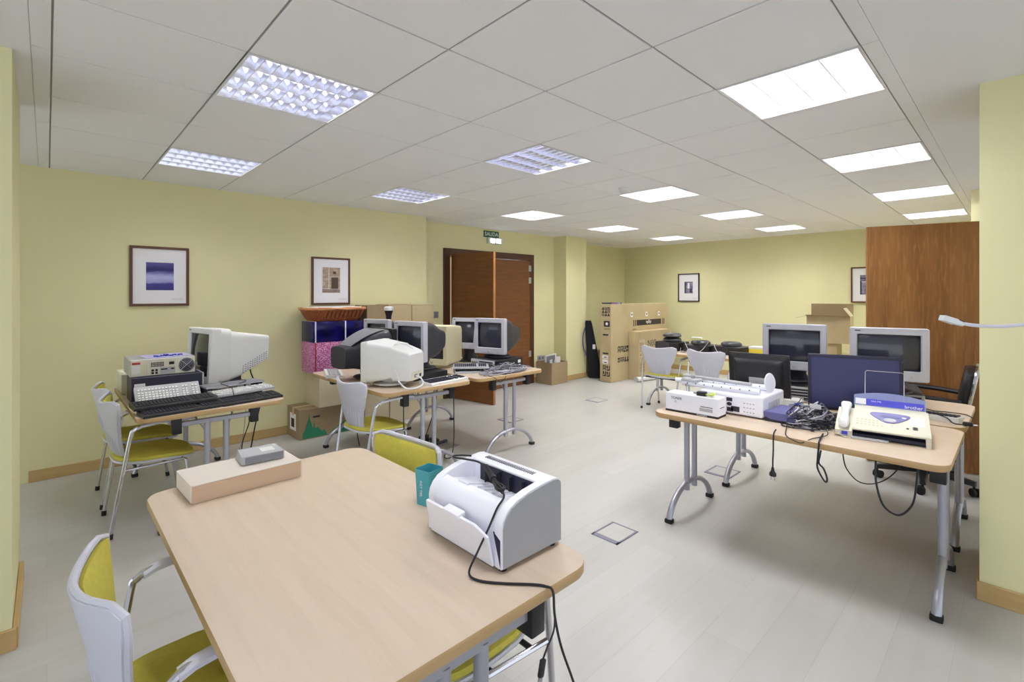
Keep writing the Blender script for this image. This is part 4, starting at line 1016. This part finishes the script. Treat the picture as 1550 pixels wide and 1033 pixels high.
for ob, a, b_ in ((o2, Vector((3.07, 1.56, .022)), Vector((3.10, 1.085, .022))), (o, Vector((3.16, 1.66, .018)), Vector((3.30, 1.08, .022)))):
    e = MB()
    for k in range(8):
        p = a.lerp(b_, .08 + k * .115); e.cyl((p.x - .017, p.y, p.z + .004), (p.x - .013, p.y, p.z + .004), .004, 8)
    e.build('bolt_holes', 'charcoal', ob)
MB().cyl((3.20, 1.62, .048), (3.14, 1.15, .052), .012, 12).build('pole', 'lgrey', t)
e = MB(); e.lathe([(.055, -.004), (.06, 0), (.055, .004)], 28).build('mounting_plate', 'white', t, (3.235, 1.075, .062), (R(84), 0, R(-12)))
MB().box(3.05, 3.12, 1.45, 1.56, .036, .055, .004).build('bracket', 'lgrey', t)
MB().cyl((3.085, 1.5, .002), (3.085, 1.5, .075), .012, 10).cyl((3.05, 1.53, .012), (3.13, 1.47, .012), .01, 10).build('clamp_knob', 'alu', t)

def lcd(label, x, y, z, face, w, h, m_front, m_back, lift, tilt, th=.035, bez=.018, base=True, plain=False):
    t = thing('flat_monitor', label, 'monitor', (x, y, z), R(face), 'flat screen monitors')
    X = T(0, 0, lift, ry=-R(tilt))
    b = MB(); b.X = X
    def rr(xx, m, r): return [(xx, p[0], h / 2 + p[1]) for p in rrect(w - 2 * m, h - 2 * m, r, 4)]
    b.loft([rr(-.018, 0, .008), rr(-.002, 0, .008), rr(0, .003, .007), rr(0, bez, .002), rr(-.004, bez + .001, .002)], True, False); b.build('bezel', m_front, t)
    s = MB(); s.X = X; s.box(-.008, -.0035, -w / 2 + bez, w / 2 - bez, bez, h - bez); s.build('screen', 'lcd', t)
    r = MB(); r.X = X
    r.loft([rr(-.017, .004, .01), rr(-.024, .012, .012), rr(-.028, w * .09, .012), rr(-.030, w * .095, .012), rr(-.050, w * .13, .02), rr(-.055, w * .17, .02)]); r.build('rear_cover', m_back, t)
    k = MB(); k.X = X; k.box(-.0605, -.0545, -w * .13, w * .13, h * .30, h * .48); k.build('rating_label', 'lgrey', t)
    if base:
        MB().box(-.055, -.025, -.03, .03, .008, lift + h * .35, .006).build('stand_neck', m_back, t)
        MB().lathe([(.11, 0), (.115, .004), (.10, .012)], 24, .8, 1.1, (-.035, 0, 0)).build('stand_base', m_back, t)
    return t
t = lcd('black flat monitor showing its back, behind the white boxy machine', 3.56, 1.245, TH, 4, .385, .30, 'black', 'black', .045, 8)
t = lcd('dark flat monitor with blank screen facing front, behind the fax machine', 3.47, .685, TH, 197.5, .47, .335, 'navy', 'black', .045, 4)
MB().box(-.001, .0012, -.012, .02, .052, .058).build('maker_mark', 'lgrey', t, (.0, 0, 0))
desktop('silver slotted computer case under the left silver monitor behind the fax', 3.79, 4.22, .95, 1.36, TH, TH + .10, 'black', 'lgrey', '-x', rz=R(10))
crt('left of the two silver tube monitors behind the fax, near the open carton', 3.915, 1.14, TH + .103, 192.5, .405, .335, .38, 'crtsilver', 'charcoal', lift=.092, side=.036, chin=.06)
desktop('grey slotted computer case under the right silver monitor behind the fax', 4.0, 4.42, .46, .78, TH, TH + .10, 'charcoal', 'lgrey', '-x', rz=R(12))
crt('right of the two silver tube monitors behind the fax, before the wooden door', 3.885, .585, TH + .103, 194, .405, .335, .38, 'crtsilver', 'charcoal', lift=.092, side=.036, chin=.06)
t = carton('white_box', 'small white carton left of the dark blank monitor', 3.50, 3.62, .985, 1.12, TH, TH + .055, 'offwhite', R(12), tape=False, cat='box')
t = thing('lid_box', 'slate blue box with open front before the cable heap', 'box', (3.185, .955, TH), R(-3))
b = MB(); b.loft([[(-.125, -.085, 0), (.125, -.085, 0), (.125, .085, 0), (-.125, .085, 0)], [(-.125, -.085, .052), (.125, -.085, .052), (.125, .085, .052), (-.125, .085, .052)], [(-.12, -.08, .052), (.12, -.08, .052), (.12, .08, .052), (-.12, .08, .052)], [(-.12, -.08, .003), (.12, -.08, .003), (.12, .08, .003), (-.12, .08, .003)]])
b.build('box_tray', 'charcoal', t)
MB().box(-.128, .128, -.088, .088, .052, .057, .001, 1).build('lid', 'bluebox', t)
MB().loft([[(-.1285, -.088, .054), (-.1285, .088, .054), (-.1285, .088, .03), (-.1285, .05, .016), (-.1285, -.06, .016), (-.1285, -.088, .024)], [(-.131, -.088, .054), (-.131, .088, .054), (-.131, .088, .03), (-.131, .05, .016), (-.131, -.06, .016), (-.131, -.088, .024)]]).build('lid_flap', 'bluebox', t)
MB().box(-.02, .09, -.07, -.04, .0572, .060).build('paper_slip', 'paper', t)
tangle('big tangled heap of grey and black cables left of the fax machine', 3.17, .835, TH, .20, .135, .15, 54, ['cable_grey', 'cable_black', 'navy', 'cable_white'], 11)
t = thing('grey_connector', 'light grey connector lying on the cable heap by the fax', 'connector', (3.12, .80, TH + .10), rot=(R(4), R(8), R(20)))
MB().box(-.02, .02, -.027, .027, 0, .026, .004).build('shell', 'lgrey', t); MB().cyl((0, .027, .013), (0, .06, .008), .006, 8).build('strain_relief', 'grey', t)
t = thing('blue_connector', 'small blue video connector on the cable heap by the slate box', 'connector', (3.33, .945, TH + .06), R(30))
MB().box(-.015, .015, -.02, .02, 0, .016, .003).build('shell', 'blue_ink', t); MB().cyl((0, .02, .008), (0, .05, .004), .005, 8).build('strain_relief', 'cable_grey', t)
# fax machine
t = thing('fax_machine', 'cream fax machine with handset and blue label on the right table', 'fax machine', (3.055, .49, TH), R(8.5))
# local: x depth (0 front .. .30 back), y width
W2 = .185
prof = [(.012, .0), (.0, .008), (.0, .022), (.035, .030), (.035, .046), (-.018, .050), (-.020, .058), (.0, .066), (.24, .128), (.275, .128), (.29, .11), (.29, 0)]
b = MB(); b.yprism([(.012, .0), (.0, .008), (.0, .022), (.045, .026), (.045, .05), (.29, .05), (.29, 0)], -W2 + .012, W2 - .02); b.build('lower_body', 'navy', t)
b = MB(); b.yprism([(-.018, .044), (-.022, .052), (-.012, .060), (.235, .122), (.265, .126), (.285, .118), (.292, .10), (.292, .044)], -W2, W2 - .065); b.build('control_panel', 'beige', t, sharp=30)
b = MB(); b.yprism([(-.016, .0), (-.020, .05), (-.008, .058), (.235, .118), (.265, .12), (.292, .10), (.292, .0)], -W2 - .008, -W2 + .012); b.build('side_cheek', 'beige', t, sharp=30)
b = MB(); b.yprism([(-.014, .006), (-.018, .035), (.0, .046), (.23, .096), (.27, .10), (.292, .09), (.292, .006)], W2 - .065, W2 + .01); b.build('handset_cradle', 'beige', t, sharp=30)
sl = math.atan2(.062, .247)
def onp(x, y, off=0): return T(x, y, .060 + (x + .012) * math.tan(sl) + off, ry=-sl)
hs_ = MB(); rg = []
for x, wd, ht in ((-.02, .026, .012), (-.012, .045, .030), (.02, .050, .036), (.05, .044, .028), (.09, .036, .024), (.15, .036, .024), (.19, .046, .028), (.22, .050, .034), (.235, .030, .016)):
    z = .052 + (x + .012) * math.tan(sl)
    rg.append([(x, W2 - .028 + p[0], z + ht / 2 + p[1]) for p in rrect(wd, ht, min(wd, ht) * .42, 4)])
hs_.loft(rg); hs_.build('handset', 'offwhite', t)
b = MB(); b.X = onp(.12, -.035, .0006)
pts = spline([(.056, .072, 0), (.064, 0, 0), (.056, -.072, 0), (.026, -.080, 0), (-.040, -.030, 0), (-.052, 0, 0), (-.040, .030, 0), (.026, .080, 0)], 5, True)
b.loft([[(p.x, p.y, 0) for p in pts], [(p.x, p.y, .003) for p in pts]]); o = b.build('blue_keypad_plate', mat('violet_panel', (84, 78, 150), .4), t)
b = MB(); b.X = onp(.12, -.035, .0036); b.lathe([(.024, 0), (.022, .002)], 24, .85, 1.15, (-.022, 0, 0)); b.build('round_key', 'lgrey', o)
b = MB(); b.X = onp(.12, -.035, .0036); b.lathe([(.010, 0), (.009, .0015)], 16, .7, 1, (.02, -.058, 0)); b.build('round_key', 'white', o)
b = MB(); b.X = onp(.12, -.035, .0036); b.box(.005, .028, -.04, .04, 0, .0008); b.build('key_legend', 'bluebox', o)
b = MB()
for a in range(7):
    for q in range(3):
        b.X = onp(.03 + q * .026, .10 - a * .017, .0003); b.lathe([(.006, 0), (.005, .002)], 10, .6, 1)
b.build('buttons', 'yellowed', t)
b = MB()
for q in (.035, .052):
    b.X = onp(q, -.135, .0003); b.lathe([(.0115, 0), (.0095, .003)], 16, .6, 1.0)
b.build('round_buttons', 'charcoal', t)
b = MB(); b.X = onp(.035, -.105, .0003); b.lathe([(.006, 0), (.005, .003)], 12); b.build('dark_button', 'charcoal', t)
b = MB(); b.X = onp(.11, -.14, .0003); b.box(-.04, .06, -.035, .03, 0, .0008); b.build('memo_panel', 'offwhite', t)
# clear paper guide with blue printed label
gX = T(.255, -.03, .118, ry=R(14))
def arcg(y): return .085 - .9 * (y) ** 2
b = MB(); b.X = gX
ps = [(-.155, 0)] + [(-.155 + .31 * k / 16, arcg(-.155 + .31 * k / 16)) for k in range(17)] + [(.155, 0)]
b.loft([[(0, y, z) for y, z in ps], [(.003, y, z) for y, z in ps]]); o = b.build('paper_guide', 'clear', t)
b = MB(); b.X = gX; b.box(-.0008, 0, -.148, .10, .012, .046); b.build('blue_label', mat('bright_blue_label', (78, 78, 200), .5), o)
b = MB(); b.X = gX; b.box(-.0008, 0, .10, .148, .014, .046); b.build('white_label', 'paper', o)
e = MB(); e.X = gX @ T(-.0012, -.105, .022) @ XF; e.text('brother', .024, .0004); e.X = gX @ T(-.0012, .055, .034) @ XF; e.text('FAX-T96', .012, .0004); e.build('lettering', 'white_ink', o)
b = MB(); b.X = gX
for k in range(19):
    y = -.14 + .28 * k / 18; b.box(-.001, .004, y - .001, y + .001, .052, arcg(y) - .006)
b.build('guide_ribs', mat('violet_rib', (118, 116, 190), .4), o)
b = MB(); b.X = T(.27, -.01, .12, ry=R(8)); b.tube([(0, .085, 0), (0, .085, .19), (0, .078, .198), (0, -.078, .198), (0, -.085, .19), (0, -.085, 0)], .0022, 6); b.build('wire_paper_support', 'chrome', t)
b = MB(); hel = []
for k in range(0, 260): hel.append((-.03 + .006 * math.cos(k * .62), .125 - .155 * k / 260, .0075 + .006 * math.sin(k * .62)))
b.tube(hel, .0016, 5); b.build('coiled_cord', 'cable_white', t)
b = MB(); b.tube(spline([(-.005, .165, .03), (-.03, .175, .015), (-.035, .15, .006), (-.03, .127, .008)], 5), .002, 6); b.build('cord', 'cable_white', t)
b = MB(); b.box(-.02, -.014, .14, .165, .012, .03); b.build('phone_jack', 'blue_ink', t)
keyboard('white keyboard with dark keys to the right of the fax machine', 3.885, .41, TH, 84, 'offwhite', 'navy', L=.34, D=.17)
t = cable('mouse_cable', 'black cable running across the far right table to its edge', [(4.0, .44, TH + .03), (4.03, .42, TH + .02), (4.07, .38, TH + .006), (4.1, .32, TH + .004), (4.09, .235, TH + .004), (4.02, .2, TH - .001)], .003)
t = thing('plug_cable', 'black cord with a plug lying at the right edge of the tables', 'cable', (0, 0, TH))
MB().tube(spline([(3.80, .36, .04), (3.78, .30, .028), (3.76, .27, .006), (3.75, .235, .006), (3.745, .225, .01)], 6), .0035, 6).build('cord', 'cable_black', t)
b = MB(); b.X = T(3.742, .207, .004); b.box(-.014, .014, -.022, .022, 0, .022, .006); o = b.build('plug', 'black', t)
b = MB(); b.cyl((3.736, .187, .014), (3.734, .166, .014), .0024, 8); b.cyl((3.75, .187, .014), (3.748, .166, .014), .0024, 8); b.build('plug_pins', 'alu', o)

# cords hanging from the front edge of the fax table
t = thing('hanging_plug', 'black cord with plug hanging below the fax table front edge', 'cable')
MB().tube(spline([(2.86, .92, TH + .01), (2.80, .91, TH + .005), (2.775, .905, TH - .02), (2.772, .904, .66), (2.774, .907, .6), (2.776, .908, .565)], 6), .004, 6).build('cord', 'cable_black', t)
b = MB(); b.lathe([(.006, .02), (.009, .0), (.017, -.012), (.017, -.026), (.008, -.03)][::-1], 14, .8, 1, (2.776, .908, .545)); o = b.build('plug', 'black', t)
MB().cyl((2.776, .899, .515), (2.776, .899, .495), .0024, 8).cyl((2.776, .917, .515), (2.776, .917, .495), .0024, 8).build('plug_pins', 'alu', o)
cable('looped_cable', 'black cord hanging in a tight loop below the fax table edge', [(2.95, .72, TH + .01), (2.80, .70, TH + .006), (2.774, .695, TH - .01), (2.772, .70, .66), (2.775, .70, .61), (2.776, .67, .555), (2.777, .66, .57), (2.778, .675, .615), (2.775, .695, .64), (2.772, .69, .68), (2.79, .69, .70)], .0045)
cable('drooping_cable', 'thin dark cord drooping in a wide curve below the fax table', [(2.80, .60, .705), (2.85, .595, .62), (3.0, .57, .52), (3.15, .52, .49), (3.3, .47, .52), (3.45, .44, .60), (3.5, .43, .70)], .003)
cable('drooping_cable', 'thick dark cord drooping in a U below the fax machine', [(2.79, .468, .705), (2.79, .466, .6), (2.80, .44, .5), (2.84, .39, .46), (2.9, .35, .50), (2.95, .34, .58), (2.97, .335, .70)], .0045)
cable('short_cable', 'thin cord lying over the front edge of the fax table', [(3.05, .92, TH + .03), (2.93, .89, TH + .006), (2.80, .85, TH + .004), (2.776, .80, TH - .01), (2.778, .77, TH - .012), (2.83, .74, TH + .005), (2.95, .70, TH + .01), (3.05, .74, TH + .03)], .0025)

# office chair
t = thing('office_chair', 'black swivel office chair between the right tables and the wooden door', 'office chair', (4.98, .53, 0), R(93))
b = MB(); rg = []
b.loft([[(p[0], p[1], .43) for p in rrect(.44, .44, .09, 6)], [(p[0], p[1], .44) for p in rrect(.48, .48, .10, 6)], [(p[0], p[1], .49) for p in rrect(.48, .48, .10, 6)], [(p[0], p[1], .515) for p in rrect(.42, .42, .1, 6)]]); b.build('seat', 'leather', t)
b = MB()
rg = []
for z, wd, x in ((.50, .36, -.20), (.56, .42, -.215), (.70, .46, -.235), (.82, .46, -.255), (.90, .40, -.27), (.935, .28, -.275)):
    rg.append([(x + p[1], p[0], z) for p in rrect(wd, .075, .034, 5)])
b.loft(rg); b.build('backrest', 'leather', t)
for s in (-1, 1):
    MB().tube(spline([(-.235, s * .225, .52), (-.26, s * .235, .68), (-.285, s * .232, .82), (-.30, s * .19, .91), (-.31, s * .10, .945)], 5), .013, 8).build('back_tube', 'chrome', t)
    a = MB(); a.tube(spline([(-.22, s * .265, .70), (-.05, s * .275, .715), (.12, s * .27, .72), (.17, s * .27, .71)], 5), .019, 8); a.build('armrest', 'leather', t)
    MB().tube(spline([(.165, s * .27, .71), (.175, s * .27, .68), (.16, s * .26, .55), (.12, s * .22, .425)], 5), .012, 8).build('arm_post', 'chrome', t)
MB().cyl((0, 0, .12), (0, 0, .43), .028, 14).cyl((0, 0, .10), (0, 0, .2), .045, 14).build('gas_column', 'black', t)
MB().tube(spline([(.05, .05, .40), (.12, .16, .38), (.15, .25, .37)], 4), .006, 6).box(-.1, .1, -.09, .09, .405, .43, .004, 1).build('mechanism', 'black', t)
for k in range(5):
    a = R(72 * k + 20); c, s = math.cos(a), math.sin(a)
    l = MB(); l.X = Matrix.Rotation(a, 4, 'Z')
    l.loft([[(.03, -.03, .09), (.03, .03, .09), (.03, .025, .15), (.03, -.025, .15)], [(.31, -.018, .075), (.31, .018, .075), (.31, .014, .105), (.31, -.014, .105)]]); o = l.build('base_arm', 'black', t)
    w2 = MB(); w2.X = Matrix.Rotation(a, 4, 'Z') @ T(.30, 0, 0, rz=R(40 + 50 * k)); w2.cyl((-.012, -.026, .03), (-.012, -.008, .03), .03, 16); w2.cyl((-.012, .008, .03), (-.012, .026, .03), .03, 16); w2.cyl((0, 0, .03), (0, 0, .08), .008, 8); w2.build('caster', 'rubber', o)

# network cable with clear plug entering from the right
t = thing('network_cable', 'grey network cable with clear plug hanging before the right pillar', 'cable')
pl_ = [(.9765, .0615, 1.4335), (.99, .047, 1.4305), (1.01, .024, 1.4292), (1.035, -.002, 1.4318), (1.07, -.04, 1.438), (1.2, -.14, 1.44), (1.5, -.3, 1.38), (2.0, -.45, 1.2), (2.6, -.5, 1.0), (3.1, -.5, .8), (3.262, -.5, .4), (3.24, -.5, .1), (3.2, -.5, .008), (3.0, -.7, .006)]
MB().tube(spline(pl_, 8), .0026, 8).build('cord', 'cable_white', t)
ang = math.atan2(.0615 - .082, .9765 - .956)
u = MB(); u.X = T(.9655, .0725, 1.4378, rz=ang, ry=R(18)); u.box(-.013, .008, -.0055, .0055, -.0042, .0042, .0008, 1); o = u.build('clear_plug', 'offwhite', t)
u = MB(); u.X = T(.9655, .0725, 1.4378, rz=ang, ry=R(18)); u.box(-.0125, -.004, -.0045, .0045, .0030, .0048); u.build('contact_pins', 'charcoal', o)
u = MB(); u.X = T(.9655, .0725, 1.4378, rz=ang, ry=R(18)); u.loft([[(.007, y, z) for y, z in rrect(.0105, .008, .002, 3)], [(.018, y, z) for y, z in rrect(.0075, .0065, .002, 3)]]); u.build('boot', 'offwhite', t)
u = MB(); u.X = T(.9655, .0725, 1.4378, rz=ang, ry=R(18))
for k in range(4): u.box(.0095 + k * .0022, .0103 + k * .0022, -.0052 + k * .0003, .0052 - k * .0003, .0032 - k * .0002, .0046 - k * .0002)
u.build('boot_ribs', 'charcoal', t)

# floor outlets
for lab, x, y, sx, sy in (('square floor outlet on open floor right of the foreground table', 2.545, 1.74, .23, .19), ('floor outlet between the legs of the fax table', 4.07, 1.72, .23, .21), ('floor outlet in the middle of the far floor', 5.58, 4.12, .25, .22), ('floor outlet behind the legs of the table by the door', 3.97, 4.18, .23, .22)):
    t = thing('floor_outlet', lab, 'floor outlet', (x, y, 0), 0, 'square metal floor outlets')
    f = MB()
    for q in ((-sx / 2, sx / 2, -sy / 2, -sy / 2 + .014), (-sx / 2, sx / 2, sy / 2 - .014, sy / 2), (-sx / 2, -sx / 2 + .035, -sy / 2, sy / 2), (sx / 2 - .012, sx / 2, -sy / 2, sy / 2)): f.box(q[0], q[1], q[2], q[3], 0, .004, .001, 1)
    f.build('frame', 'outlet_grey', t); MB().box(-sx / 2 + .035, sx / 2 - .012, -sy / 2 + .012, sy / 2 - .012, 0, .0025).build('lid', 'floor', t)
WORLD, EXPO = 1.35, 0.2

# ------------------------------------------------------------------ camera, world, view
cam = bpy.data.cameras.new('camera'); co = bpy.data.objects.new('camera', cam); C.objects.link(co)
co.location = (0, 0, 1.475)
A0 = .80804
co.rotation_euler = (R(90), 0, A0 - R(90))
cam.sensor_fit = 'HORIZONTAL'; cam.sensor_width = 36; cam.lens = 736.588 / 1550 * 36
cam.shift_x = 0; cam.shift_y = -(516.5 - 447.15) / 1550
cam.clip_start = .02
bpy.context.scene.camera = co
w = bpy.data.worlds.new('sky'); bpy.context.scene.world = w; w.use_nodes = True
bg = w.node_tree.nodes['Background']; bg.inputs[0].default_value = (.86, .92, 1, 1); bg.inputs[1].default_value = WORLD
vs = bpy.context.scene.view_settings
vs.view_transform = 'Standard'; vs.look = 'None'; vs.gamma = 1; vs.use_curve_mapping = False; vs.exposure = EXPO
bpy.context.scene.cycles.max_bounces = 8; bpy.context.scene.cycles.diffuse_bounces = 5
